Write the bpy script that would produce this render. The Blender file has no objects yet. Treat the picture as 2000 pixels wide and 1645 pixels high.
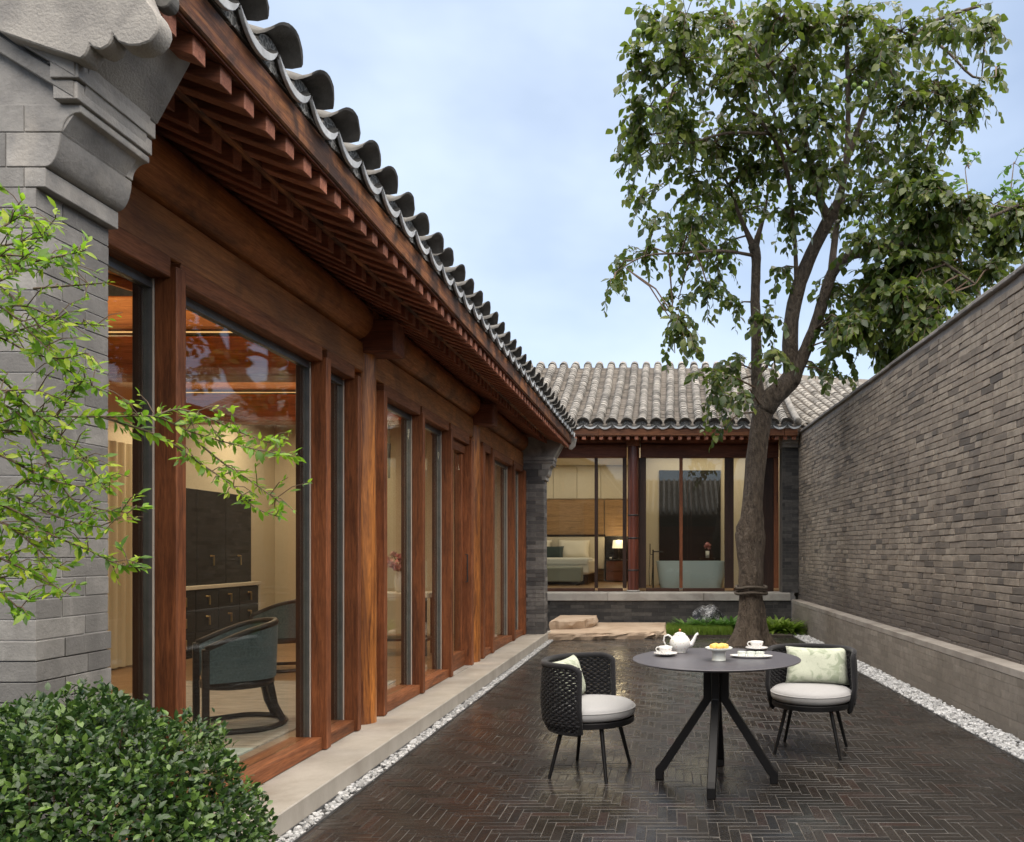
import bpy, bmesh, math, random
import numpy as np
from mathutils import Vector, Matrix

R = math.radians
S = bpy.context.scene
COL = S.collection

# ------------------------------------------------------------------ camera
F, CX, HY, EYE = 1545.0, 1305.0, 1078.0, 1.38          # focal length, vertical axis and horizon of the photograph (2000 px wide)
cam_d = bpy.data.cameras.new('camera')
cam_d.sensor_fit = 'HORIZONTAL'
cam_d.sensor_width = 36.0
cam_d.lens = F / 2000.0 * 36.0
cam_d.shift_x = -(CX - 1000.0) / 2000.0
cam_d.shift_y = (HY - 822.5) / 2000.0
cam_d.clip_start = 0.05
cam_d.clip_end = 2000
cam = bpy.data.objects.new('camera', cam_d)
cam.location = (0, 0, EYE)
cam.rotation_euler = (R(90), 0, 0)
COL.objects.link(cam)
S.camera = cam

# ------------------------------------------------------------------ sky, sun, exposure
SUN_EL, SUN_AZ = R(72), R(145)        # azimuth clockwise from +Y (view direction)
world = bpy.data.worlds.new('World')
S.world = world
world.use_nodes = True
wn, wl = world.node_tree.nodes, world.node_tree.links
wn.clear()
w_out = wn.new('ShaderNodeOutputWorld')
w_bg = wn.new('ShaderNodeBackground')
w_bg.inputs['Strength'].default_value = 0.089
w_sky = wn.new('ShaderNodeTexSky')
w_sky.sky_type = 'NISHITA'
w_sky.sun_disc = False
w_sky.sun_elevation = SUN_EL
w_sky.sun_rotation = SUN_AZ
w_sky.air_density = 1.0
w_sky.dust_density = 0.6
w_tc = wn.new('ShaderNodeTexCoord')
w_map = wn.new('ShaderNodeMapping')
w_map.inputs['Scale'].default_value = (1.0, 1.0, 1.9)
w_map.inputs['Location'].default_value = (0.35, 0.1, 0.2)
w_no = wn.new('ShaderNodeTexNoise')
w_no.inputs['Scale'].default_value = 1.7
w_no.inputs['Detail'].default_value = 5.0
w_no.inputs['Roughness'].default_value = 0.5
w_ra = wn.new('ShaderNodeMapRange')
w_ra.inputs['From Min'].default_value = 0.36
w_ra.inputs['From Max'].default_value = 0.68
w_ra.inputs['To Min'].default_value = 0.32
w_ra.inputs['To Max'].default_value = 0.88
w_mix = wn.new('ShaderNodeMix')
w_mix.data_type = 'RGBA'
w_mix.inputs['B'].default_value = (5.9, 6.8, 8.1, 1)
wl.new(w_tc.outputs['Generated'], w_map.inputs['Vector'])
wl.new(w_map.outputs['Vector'], w_no.inputs['Vector'])
wl.new(w_no.outputs['Fac'], w_ra.inputs['Value'])
wl.new(w_ra.outputs['Result'], w_mix.inputs['Factor'])
wl.new(w_sky.outputs['Color'], w_mix.inputs['A'])
wl.new(w_mix.outputs['Result'], w_bg.inputs['Color'])
wl.new(w_bg.outputs['Background'], w_out.inputs['Surface'])

sun_d = bpy.data.lights.new('sun', 'SUN')
sun_d.energy = 4.1
sun_d.angle = R(105)
sun_d.color = (1.0, 0.88, 0.72)
sun = bpy.data.objects.new('sun', sun_d)
sdir = Vector((math.sin(SUN_AZ) * math.cos(SUN_EL), math.cos(SUN_AZ) * math.cos(SUN_EL), math.sin(SUN_EL)))
sun.rotation_euler = sdir.to_track_quat('Z', 'Y').to_euler()
sun.location = (3, -3, 12)
COL.objects.link(sun)

S.view_settings.view_transform = 'Standard'
S.view_settings.look = 'None'
S.view_settings.gamma = 1.0
S.view_settings.use_curve_mapping = False
S.view_settings.exposure = 0.95
S.render.engine = 'CYCLES'
S.cycles.max_bounces = 10
S.cycles.transparent_max_bounces = 16
S.cycles.use_denoising = True
S.cycles.sample_clamp_indirect = 3.0
S.cycles.caustics_reflective = False
S.cycles.caustics_refractive = False

# ------------------------------------------------------------------ helpers
def P(px, py, d):
    """The point of the place seen at a photograph pixel, at depth d."""
    return Vector(((px - CX) * d / F, d, EYE - (py - HY) * d / F))

WM = {}
I4 = Matrix.Identity(4)

def T(x, y, z): return Matrix.Translation((x, y, z))
def RZ(a): return Matrix.Rotation(a, 4, 'Z')
def RX(a): return Matrix.Rotation(a, 4, 'X')
def RY(a): return Matrix.Rotation(a, 4, 'Y')
def SC(x, y, z): return Matrix.Diagonal((x, y, z, 1))

def tag(o, label=None, cat=None, group=None, kind=None):
    if label: o['label'] = label
    if cat: o['category'] = cat
    if group: o['group'] = group
    if kind: o['kind'] = kind
    return o

def link(o, parent=None, M=I4):
    COL.objects.link(o)
    if parent is not None:
        o.parent = parent
        o.matrix_parent_inverse = WM[parent.name].inverted()
    o.matrix_basis = M
    WM[o.name] = M.copy()
    return o

def empty(name, loc, label=None, cat=None, group=None, kind=None):
    o = bpy.data.objects.new(name, None)
    o.empty_display_size = 0.1
    link(o, None, T(*loc))
    return tag(o, label, cat, group, kind)

class MB:
    def __init__(s):
        s.v, s.f = [], []
    def add(s, vs, fs, M=None):
        b = len(s.v)
        if M is not None:
            vs = [tuple(M @ Vector(p)) for p in vs]
        s.v.extend(vs)
        s.f.extend([tuple(i + b for i in f) for f in fs])
        return s
    def addmesh(s, me, M=None):
        return s.add([tuple(v.co) for v in me.vertices], [tuple(p.vertices) for p in me.polygons], M)
    def box(s, x0, x1, y0, y1, z0, z1, M=None):
        vs = [(x0,y0,z0),(x1,y0,z0),(x1,y1,z0),(x0,y1,z0),(x0,y0,z1),(x1,y0,z1),(x1,y1,z1),(x0,y1,z1)]
        return s.add(vs, [(0,3,2,1),(4,5,6,7),(0,1,5,4),(1,2,6,5),(2,3,7,6),(3,0,4,7)], M)
    def prism(s, pts, a0, a1, axis='Y', M=None):
        """Outline (2D) pushed along an axis. axis Y: pts are (x,z); axis X: (y,z); axis Z: (x,y)."""
        def mk(p, a):
            return {'Y': (p[0], a, p[1]), 'X': (a, p[0], p[1]), 'Z': (p[0], p[1], a)}[axis]
        n = len(pts)
        vs = [mk(p, a0) for p in pts] + [mk(p, a1) for p in pts]
        fs = [(i, (i+1) % n, n + (i+1) % n, n + i) for i in range(n)]
        fs += [tuple(range(n))[::-1], tuple(range(n, 2*n))]
        return s.add(vs, fs, M)
    def tube(s, pts, rad, n=8, caps=True, M=None, wob=0.0, rng=None):
        pts = [Vector(p) for p in pts]
        if not hasattr(rad, '__len__'): rad = [rad] * len(pts)
        b0 = []
        t0 = (pts[1] - pts[0]).normalized()
        u = t0.orthogonal().normalized()
        vs, fs = [], []
        for i, p in enumerate(pts):
            t = (pts[min(i+1, len(pts)-1)] - pts[max(i-1, 0)])
            t = t.normalized() if t.length > 1e-9 else t0
            u = (u - t * u.dot(t))
            u = u.normalized() if u.length > 1e-6 else t.orthogonal().normalized()
            w = t.cross(u)
            for k in range(n):
                a = 2 * math.pi * k / n
                r = rad[i] * (1 + (rng.uniform(-wob, wob) if wob else 0))
                q = p + u * (math.cos(a) * r) + w * (math.sin(a) * r)
                vs.append(tuple(q))
        for i in range(len(pts) - 1):
            for k in range(n):
                a, b = i*n + k, i*n + (k+1) % n
                fs.append((a, b, b + n, a + n))
        if caps:
            fs.append(tuple(range(n))[::-1])
            fs.append(tuple(range((len(pts)-1)*n, len(pts)*n)))
        return s.add(vs, fs, M)
    def lathe(s, prof, n=24, M=None, sx=1.0, sy=1.0):
        vs, fs = [], []
        for r, z in prof:
            for k in range(n):
                a = 2 * math.pi * k / n
                vs.append((math.cos(a)*r*sx, math.sin(a)*r*sy, z))
        m = len(prof)
        for i in range(m - 1):
            for k in range(n):
                a, b = i*n + k, i*n + (k+1) % n
                fs.append((a, b, b+n, a+n))
        fs.append(tuple(range(n))[::-1])
        fs.append(tuple(range((m-1)*n, m*n)))
        return s.add(vs, fs, M)
    def mesh(s, name, smooth=False, bevel=0.0, seg=1, angle=None):
        me = bpy.data.meshes.new(name)
        me.from_pydata(s.v, [], s.f)
        if bevel > 0:
            bm = bmesh.new(); bm.from_mesh(me)
            es = [e for e in bm.edges if len(e.link_faces) == 2 and e.calc_face_angle(0) > 0.5]
            bmesh.ops.bevel(bm, geom=es, offset=bevel, segments=seg, affect='EDGES', profile=0.5, clamp_overlap=True)
            bm.to_mesh(me); bm.free()
        me.validate()
        if smooth:
            me.polygons.foreach_set('use_smooth', [True] * len(me.polygons))
            if angle is not None:
                me.set_sharp_from_angle(angle=angle)
        me.update()
        return me
    def build(s, name, mat, parent=None, M=I4, **kw):
        return obj(name, s.mesh(name, **kw), mat, parent, M)

def obj(name, me, mat, parent=None, M=I4):
    if mat is not None and len(me.materials) == 0:
        me.materials.append(mat)
    return link(bpy.data.objects.new(name, me), parent, M)

def box(name, mat, parent, x0, x1, y0, y1, z0, z1, bevel=0.004, M=I4):
    return MB().box(x0, x1, y0, y1, z0, z1).build(name, mat, parent, M, bevel=bevel)

# ------------------------------------------------------------------ materials
def principled(name):
    m = bpy.data.materials.new(name)
    m.use_nodes = True
    return m, m.node_tree.nodes, m.node_tree.links, m.node_tree.nodes['Principled BSDF']

def node(n, t, **kw):
    k = n.new(t)
    for a, b in kw.items():
        if a in k.inputs: k.inputs[a].default_value = b
        else: setattr(k, a, b)
    return k

def mixc(n, l, fac, a, b, blend='MIX'):
    k = n.new('ShaderNodeMix'); k.data_type = 'RGBA'; k.blend_type = blend
    for sock, val in (('Factor', fac), ('A', a), ('B', b)):
        if hasattr(val, 'links'): l.new(val, k.inputs[sock])
        elif sock == 'Factor': k.inputs[sock].default_value = val
        else: k.inputs[sock].default_value = (*val, 1)
    return k.outputs['Result']

def math1(n, l, op, a, b=0.0, clamp=False):
    k = n.new('ShaderNodeMath'); k.operation = op; k.use_clamp = clamp
    for i, val in enumerate((a, b)):
        if hasattr(val, 'links'): l.new(val, k.inputs[i])
        else: k.inputs[i].default_value = val
    return k.outputs[0]

def wpos(n, l, scale=(1, 1, 1), rot=(0, 0, 0)):
    g = n.new('ShaderNodeNewGeometry')
    mp = n.new('ShaderNodeMapping')
    mp.inputs['Scale'].default_value = scale
    mp.inputs['Rotation'].default_value = rot
    l.new(g.outputs['Position'], mp.inputs['Vector'])
    return mp.outputs['Vector']

def rnd(n, l):
    """One random number for each piece: separate objects and joined pieces alike."""
    g = n.new('ShaderNodeNewGeometry')
    o = n.new('ShaderNodeObjectInfo')
    return math1(n, l, 'FRACT', math1(n, l, 'ADD', g.outputs['Random Per Island'], o.outputs['Random']))

def noise(n, l, vec, scale, detail=4.0, rough=0.55, dist=0.0):
    k = n.new('ShaderNodeTexNoise')
    k.inputs['Scale'].default_value = scale
    k.inputs['Detail'].default_value = detail
    k.inputs['Roughness'].default_value = rough
    k.inputs['Distortion'].default_value = dist
    l.new(vec, k.inputs['Vector'])
    return k.outputs['Fac']

def rng_map(n, l, v, a, b, c, d):
    k = n.new('ShaderNodeMapRange')
    l.new(v, k.inputs['Value'])
    for s_, x in (('From Min', a), ('From Max', b), ('To Min', c), ('To Max', d)):
        k.inputs[s_].default_value = x
    return k.outputs['Result']

def ramp(n, l, v, stops, interp='LINEAR'):
    k = n.new('ShaderNodeValToRGB')
    k.color_ramp.interpolation = interp
    els = k.color_ramp.elements
    while len(els) < len(stops): els.new(0.5)
    for e, (p, c) in zip(els, stops):
        e.position = p; e.color = (*c, 1)
    l.new(v, k.inputs['Fac'])
    return k.outputs['Color']

def bump(n, l, bsdf, h, strength=0.3, dist=0.01):
    k = n.new('ShaderNodeBump')
    k.inputs['Strength'].default_value = strength
    k.inputs['Distance'].default_value = dist
    l.new(h, k.inputs['Height'])
    l.new(k.outputs['Normal'], bsdf.inputs['Normal'])

def stain(name, c1, c2, scale=6, rough=(0.6, 0.85), bumps=0.3, bdist=0.004, var=0.25, stretch=(1,1,1), fine=60, spec=0.4, c3=None, s3=1.3, metal=0.0, lo=0.3, hi=0.7):
    """General surface: two colours mixed by noise, a per-piece tone, fine grain in relief."""
    m, n, l, b = principled(name)
    v = wpos(n, l, stretch)
    a = noise(n, l, v, scale, 6, 0.6)
    col = mixc(n, l, rng_map(n, l, a, lo, hi, 0, 1), c1, c2)
    if c3:
        q = noise(n, l, v, s3, 4, 0.6, 0.4)
        col = mixc(n, l, rng_map(n, l, q, 0.5, 0.72, 0, 0.85), col, c3)
    r = rnd(n, l)
    hsv = n.new('ShaderNodeHueSaturation')
    l.new(col, hsv.inputs['Color'])
    l.new(rng_map(n, l, r, 0, 1, 1 - var, 1 + var), hsv.inputs['Value'])
    l.new(hsv.outputs['Color'], b.inputs['Base Color'])
    g = noise(n, l, v, fine, 5, 0.65)
    l.new(rng_map(n, l, g, 0.3, 0.7, rough[0], rough[1]), b.inputs['Roughness'])
    b.inputs['Specular IOR Level'].default_value = spec
    b.inputs['Metallic'].default_value = metal
    if bumps: bump(n, l, b, math1(n, l, 'ADD', g, math1(n, l, 'MULTIPLY', a, 1.5)), bumps, bdist)
    return m

def wood(name, dark, light, axis='Y', rough=(0.45, 0.65), scale=1.0, knots=True, var=0.18, spec=0.35, contrast=(0.3, 0.72), weather=0.75, blotch=None):
    m, n, l, b = principled(name)
    st = {'X': (0.7, 11, 11), 'Y': (11, 0.7, 11), 'Z': (11, 11, 0.7)}[axis]
    v = wpos(n, l, tuple(s * scale for s in st))
    g = noise(n, l, v, 2.2, 8, 0.65, 1.2)
    fine = noise(n, l, v, 16, 4, 0.6, 0.3)
    big = noise(n, l, wpos(n, l), 1.1 * scale, 4, 0.6, 0.5)
    col = mixc(n, l, rng_map(n, l, g, contrast[0], contrast[1], 0, 1), dark, light)
    col = mixc(n, l, rng_map(n, l, fine, 0.4, 0.75, 0, 0.55), col, tuple(c * 0.45 for c in dark))
    col = mixc(n, l, rng_map(n, l, big, 0.42, 0.72, 0, 0.6), col, tuple(c * 0.55 for c in dark))
    wz = noise(n, l, wpos(n, l, {'X': (0.5, 4, 4), 'Y': (4, 0.5, 4), 'Z': (4, 4, 0.5)}[axis]), 2.6, 6, 0.7, 0.8)
    col = mixc(n, l, rng_map(n, l, wz, 0.52, 0.70, 0, weather), col, tuple(0.25 * c + 0.003 for c in dark))
    pale_ = noise(n, l, wpos(n, l, {'X': (0.6, 7, 7), 'Y': (7, 0.6, 7), 'Z': (7, 7, 0.6)}[axis]), 4.0, 5, 0.7, 0.3)
    col = mixc(n, l, rng_map(n, l, pale_, 0.62, 0.78, 0, 0.35), col, tuple(0.9 * c + 0.045 for c in light))
    if blotch:                                     # darker blotches along the board
        bl = noise(n, l, wpos(n, l), blotch[0], 5, 0.65, 0.6)
        col = mixc(n, l, rng_map(n, l, bl, 0.44, 0.6, 0, blotch[1]), col, (0.028, 0.016, 0.012))
    if knots:
        vo = n.new('ShaderNodeTexVoronoi')
        vo.inputs['Scale'].default_value = 1.4
        kst = {'X': (0.9, 3, 3), 'Y': (3, 0.9, 3), 'Z': (3, 3, 0.9)}[axis]
        l.new(wpos(n, l, kst), vo.inputs['Vector'])
        col = mixc(n, l, rng_map(n, l, vo.outputs['Distance'], 0.03, 0.13, 0.8, 0), col, tuple(c * 0.25 for c in dark))
    hsv = n.new('ShaderNodeHueSaturation')
    l.new(col, hsv.inputs['Color'])
    l.new(rng_map(n, l, rnd(n, l), 0, 1, 1 - var, 1 + var), hsv.inputs['Value'])
    l.new(hsv.outputs['Color'], b.inputs['Base Color'])
    l.new(rng_map(n, l, fine, 0.3, 0.7, rough[0], rough[1]), b.inputs['Roughness'])
    b.inputs['Specular IOR Level'].default_value = spec
    bump(n, l, b, math1(n, l, 'ADD', fine, g), 0.35, 0.003)
    return m

def plain(name, c, rough=0.5, metal=0.0, spec=0.5, emit=None, es=0.0):
    m, n, l, b = principled(name)
    b.inputs['Base Color'].default_value = (*c, 1)
    b.inputs['Roughness'].default_value = rough
    b.inputs['Metallic'].default_value = metal
    b.inputs['Specular IOR Level'].default_value = spec
    if emit:
        b.inputs['Emission Color'].default_value = (*emit, 1)
        b.inputs['Emission Strength'].default_value = es
    return m

def leafmat(name, a, b_, c, trans=0.35, rough=0.38, spec=0.5, tcol=None):
    m, n, l, b = principled(name)
    r = rnd(n, l)
    col = ramp(n, l, r, [(0.0, a), (0.55, b_), (0.97, c)])
    v = wpos(n, l)
    k = noise(n, l, v, 40, 3, 0.6)
    col = mixc(n, l, rng_map(n, l, k, 0.35, 0.75, 0, 0.35), col, tuple(x * 0.5 for x in a))
    l.new(col, b.inputs['Base Color'])
    b.inputs['Roughness'].default_value = rough
    b.inputs['Specular IOR Level'].default_value = spec
    bump(n, l, b, k, 0.25, 0.002)
    t = n.new('ShaderNodeBsdfTranslucent')
    tc = tcol or tuple(min(1, x * 2.0) for x in b_)
    l.new(mixc(n, l, 0.6, col, tc), t.inputs['Color'])
    mx = n.new('ShaderNodeMixShader')
    mx.inputs['Fac'].default_value = trans
    l.new(b.outputs[0], mx.inputs[1]); l.new(t.outputs[0], mx.inputs[2])
    l.new(mx.outputs[0], n['Material Output'].inputs['Surface'])
    return m

def glassmat(name, tint=(0.93, 0.96, 0.94), ior=1.5, gain=1.0):
    m, n, l, b = principled(name)
    n.remove(b)
    lw_ = n.new('ShaderNodeLayerWeight'); lw_.inputs['Blend'].default_value = 0.5
    r0 = ((ior - 1) / (ior + 1)) ** 2
    fr = math1(n, l, 'ADD', math1(n, l, 'MULTIPLY', math1(n, l, 'POWER', lw_.outputs['Facing'], 5.0), 1 - r0), r0)
    tr = n.new('ShaderNodeBsdfTransparent'); tr.inputs['Color'].default_value = (*tint, 1)
    gl = n.new('ShaderNodeBsdfGlossy'); gl.inputs['Roughness'].default_value = 0.0
    gl.inputs['Color'].default_value = (0.95, 0.97, 1, 1)
    mx = n.new('ShaderNodeMixShader')
    l.new(math1(n, l, 'MULTIPLY', fr, gain, True), mx.inputs['Fac'])
    l.new(tr.outputs[0], mx.inputs[1]); l.new(gl.outputs[0], mx.inputs[2])
    l.new(mx.outputs[0], n['Material Output'].inputs['Surface'])
    return m

def brickmat(name, tones, big=None, rough=(0.75, 0.95), bumps=0.6, streak=True, damp=None):
    """Fired grey brick: each piece its own tone, clay mottling, pits, efflorescence."""
    m, n, l, b = principled(name)
    r = rnd(n, l)
    v = wpos(n, l)
    col = ramp(n, l, r, tones)
    a = noise(n, l, v, 14, 6, 0.65)
    col = mixc(n, l, rng_map(n, l, a, 0.35, 0.75, 0, 0.65), col, tuple(x * 0.45 for x in tones[len(tones)//2][1]))
    pale = noise(n, l, wpos(n, l, (1, 1, 0.35)), 26, 5, 0.7, 0.6)
    lightest = tones[-1][1]
    col = mixc(n, l, rng_map(n, l, pale, 0.6, 0.78, 0, 0.55), col, tuple(min(1, x * 1.35) for x in lightest))
    if big:
        q = noise(n, l, v, big[0], 5, 0.62, 0.6)
        col = mixc(n, l, rng_map(n, l, q, 0.47, 0.7, 0, big[2]), col, big[1])
    if streak:                   # rain run-off: long dark and pale runs down the face
        rs = noise(n, l, wpos(n, l, (1, 1, 0.10)), 3.4, 5, 0.6, 0.3)
        col = mixc(n, l, rng_map(n, l, rs, 0.54, 0.72, 0, 0.36), col, tuple(x * 0.5 for x in tones[0][1]))
        rp = noise(n, l, wpos(n, l, (1, 1, 0.14)), 7.5, 5, 0.7, 0.5)
        col = mixc(n, l, rng_map(n, l, rp, 0.64, 0.8, 0, 0.4), col, tuple(min(1, x * 1.25) for x in tones[-1][1]))
    if damp:                     # rising damp: a ragged, darker foot of the wall
        sx = n.new('ShaderNodeSeparateXYZ'); l.new(v, sx.inputs[0])
        h = math1(n, l, 'ADD', sx.outputs['Z'], math1(n, l, 'MULTIPLY', noise(n, l, v, 2.2, 5, 0.65), damp[1]))
        col = mixc(n, l, rng_map(n, l, h, damp[0], damp[0] + 0.55, 0.8, 0), col, damp[2])
    l.new(col, b.inputs['Base Color'])
    f = noise(n, l, v, 110, 4, 0.7)
    l.new(rng_map(n, l, f, 0.3, 0.7, rough[0], rough[1]), b.inputs['Roughness'])
    b.inputs['Specular IOR Level'].default_value = 0.3
    bump(n, l, b, math1(n, l, 'ADD', f, math1(n, l, 'MULTIPLY', a, 2.0)), bumps, 0.004)
    return m

M = {}
M['wall_brick'] = brickmat('wall_brick', [(0.0, (0.13, 0.117, 0.104)), (0.10, (0.22, 0.19, 0.16)), (0.25, (0.33, 0.279, 0.227)), (0.7, (0.38, 0.322, 0.258)), (1.0, (0.45, 0.386, 0.312))],
                           big=(0.9, (0.14, 0.12, 0.102), 0.55), damp=(0.95, 0.7, (0.10, 0.09, 0.085)))
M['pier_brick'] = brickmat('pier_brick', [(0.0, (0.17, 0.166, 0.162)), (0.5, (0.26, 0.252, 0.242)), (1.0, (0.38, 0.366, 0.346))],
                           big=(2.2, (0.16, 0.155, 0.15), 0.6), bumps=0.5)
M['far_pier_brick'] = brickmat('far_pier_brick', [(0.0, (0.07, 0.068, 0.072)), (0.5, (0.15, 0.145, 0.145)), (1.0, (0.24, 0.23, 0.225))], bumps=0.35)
M['low_brick'] = brickmat('low_brick', [(0.0, (0.29, 0.258, 0.22)), (0.5, (0.37, 0.33, 0.283)), (1.0, (0.44, 0.395, 0.34))],
                          big=(1.1, (0.17, 0.15, 0.125), 0.6), bumps=0.25, damp=(0.12, 0.3, (0.14, 0.125, 0.108)))
M['dark_brick'] = brickmat('dark_brick', [(0.0, (0.045, 0.045, 0.047)), (0.5, (0.075, 0.073, 0.073)), (1.0, (0.12, 0.115, 0.11))], bumps=0.3)
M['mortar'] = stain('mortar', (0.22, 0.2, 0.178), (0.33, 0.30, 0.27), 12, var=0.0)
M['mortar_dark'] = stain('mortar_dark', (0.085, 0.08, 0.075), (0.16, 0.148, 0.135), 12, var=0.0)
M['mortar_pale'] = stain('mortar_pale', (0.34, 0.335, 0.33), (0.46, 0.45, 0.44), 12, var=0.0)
M['stone_grey'] = stain('stone_grey', (0.17, 0.164, 0.158), (0.34, 0.325, 0.305), 7, bumps=0.6, bdist=0.006, c3=(0.42, 0.385, 0.34), s3=3.2, var=0.2)
M['stone_carved'] = stain('stone_carved', (0.22, 0.21, 0.198), (0.40, 0.375, 0.34), 5, bumps=0.7, bdist=0.006, c3=(0.12, 0.115, 0.11), s3=3.4, var=0.1, fine=110)
M['plinth'] = stain('plinth', (0.36, 0.33, 0.29), (0.50, 0.47, 0.425), 3.2, bumps=0.35, c3=(0.30, 0.265, 0.225), s3=2.1, var=0.0, stretch=(1, 1, 0.5), rough=(0.55, 0.85))
M['platform'] = stain('platform', (0.30, 0.29, 0.275), (0.42, 0.405, 0.385), 3, bumps=0.3, c3=(0.22, 0.205, 0.185), s3=2.0, var=0.08)
M['sandstone'] = stain('sandstone', (0.36, 0.265, 0.19), (0.50, 0.385, 0.285), 5, bumps=0.5, bdist=0.012, c3=(0.55, 0.45, 0.35), s3=1.6, var=0.06, fine=45)
M['concrete_cap'] = stain('concrete_cap', (0.28, 0.25, 0.22), (0.42, 0.385, 0.345), 4, bumps=0.3, c3=(0.2, 0.175, 0.15), s3=2.4, var=0.05)
M['coping'] = stain('coping', (0.20, 0.185, 0.17), (0.33, 0.31, 0.285), 5, bumps=0.4, c3=(0.11, 0.105, 0.098), s3=1.8, var=0.2)
M['tile'] = stain('tile', (0.16, 0.15, 0.136), (0.30, 0.282, 0.258), 16, bumps=0.5, c3=(0.085, 0.079, 0.071), s3=3.0, var=0.38)
M['tile_pan'] = stain('tile_pan', (0.075, 0.065, 0.055), (0.15, 0.13, 0.11), 16, bumps=0.5, var=0.35)
M['tile_dark'] = stain('tile_dark', (0.075, 0.072, 0.067), (0.15, 0.144, 0.134), 12, bumps=0.5, c3=(0.06, 0.057, 0.053), s3=6.0, var=0.15)
M['tile_lip'] = stain('tile_lip', (0.42, 0.44, 0.46), (0.62, 0.64, 0.66), 14, bumps=0.4, c3=(0.26, 0.26, 0.26), s3=9.0, var=0.12)
M['pebble'] = stain('pebble', (0.34, 0.345, 0.35), (0.60, 0.605, 0.61), 20, rough=(0.35, 0.6), bumps=0.1, var=0.42, spec=0.5)
M['soil'] = stain('soil', (0.035, 0.03, 0.025), (0.07, 0.06, 0.048), 8, bumps=0.6, bdist=0.02)
M['bed_dark'] = stain('bed_dark', (0.10, 0.10, 0.10), (0.16, 0.16, 0.16), 20, var=0.0)
M['wood_y'] = wood('wood_y', (0.13, 0.043, 0.018), (0.40, 0.145, 0.054), 'Y')
M['log_y'] = wood('log_y', (0.27, 0.086, 0.028), (0.60, 0.235, 0.075), 'Y', rough=(0.4, 0.6), weather=0.7, blotch=(2.0, 0.55))
M['wood_z'] = wood('wood_z', (0.115, 0.036, 0.015), (0.37, 0.13, 0.05), 'Z', knots=False, scale=1.6)
M['wood_x'] = wood('wood_x', (0.14, 0.046, 0.024), (0.27, 0.092, 0.046), 'X')
M['beam_y'] = wood('beam_y', (0.34, 0.11, 0.03), (0.76, 0.31, 0.09), 'Y', rough=(0.35, 0.55), spec=0.5, weather=0.5, blotch=(2.2, 0.35))
M['rafter_x'] = wood('rafter_x', (0.27, 0.095, 0.055), (0.50, 0.20, 0.115), 'X', knots=False, var=0.22)
M['rafter_y'] = wood('rafter_y', (0.27, 0.095, 0.055), (0.50, 0.20, 0.115), 'Y', knots=False, var=0.22)
M['fascia_y'] = wood('fascia_y', (0.16, 0.06, 0.03), (0.52, 0.21, 0.07), 'Y', rough=(0.5, 0.7), contrast=(0.4, 0.66), blotch=(4.2, 0.85))
M['fascia_x'] = wood('fascia_x', (0.11, 0.038, 0.018), (0.31, 0.12, 0.045), 'X', rough=(0.5, 0.7))
M['column'] = wood('column', (0.12, 0.036, 0.014), (0.64, 0.24, 0.056), 'Z', rough=(0.3, 0.5), spec=0.5, scale=0.8, contrast=(0.36, 0.6))
M['red_column'] = wood('red_column', (0.085, 0.02, 0.012), (0.21, 0.06, 0.034), 'Z', rough=(0.25, 0.45), spec=0.6, scale=0.7)
M['frame_dark'] = wood('frame_dark', (0.028, 0.013, 0.009), (0.065, 0.03, 0.019), 'Z', knots=False)
M['frame_dark_x'] = wood('frame_dark_x', (0.05, 0.02, 0.012), (0.10, 0.042, 0.024), 'X', knots=False)
M['ceiling_wood'] = wood('ceiling_wood', (0.36, 0.125, 0.035), (0.58, 0.235, 0.07), 'X', scale=0.8, contrast=(0.3, 0.6))
M['floor_wood'] = wood('floor_wood', (0.28, 0.16, 0.085), (0.42, 0.26, 0.145), 'X', rough=(0.25, 0.4), knots=False)
M['metal_grey'] = stain('metal_grey', (0.13, 0.135, 0.14), (0.2, 0.205, 0.21), 9, rough=(0.35, 0.5), bumps=0.0, var=0.0, metal=0.6)
M['metal_black'] = plain('metal_black', (0.018, 0.018, 0.02), 0.42)
M['seal'] = plain('seal', (0.56, 0.5, 0.44), 0.6)
M['glass'] = glassmat('glass')
M['cream'] = stain('cream', (0.58, 0.50, 0.37), (0.66, 0.58, 0.44), 30, bumps=0.1, var=0.0, stretch=(1, 1, 4))
M['cream_panel'] = stain('cream_panel', (0.56, 0.50, 0.40), (0.64, 0.58, 0.475), 30, bumps=0.1, var=0.05, stretch=(1, 1, 4))
M['board_wood'] = wood('board_wood', (0.28, 0.16, 0.075), (0.40, 0.25, 0.13), 'X', knots=False, scale=0.6)
M['lacquer'] = wood('lacquer', (0.006, 0.0045, 0.004), (0.013, 0.009, 0.008), 'X', rough=(0.4, 0.55), knots=False)
M['dark_wood'] = wood('dark_wood', (0.02, 0.012, 0.009), (0.042, 0.024, 0.017), 'Z', rough=(0.3, 0.45), knots=False)
M['brass'] = plain('brass', (0.72, 0.52, 0.24), 0.28, 1.0)

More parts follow.
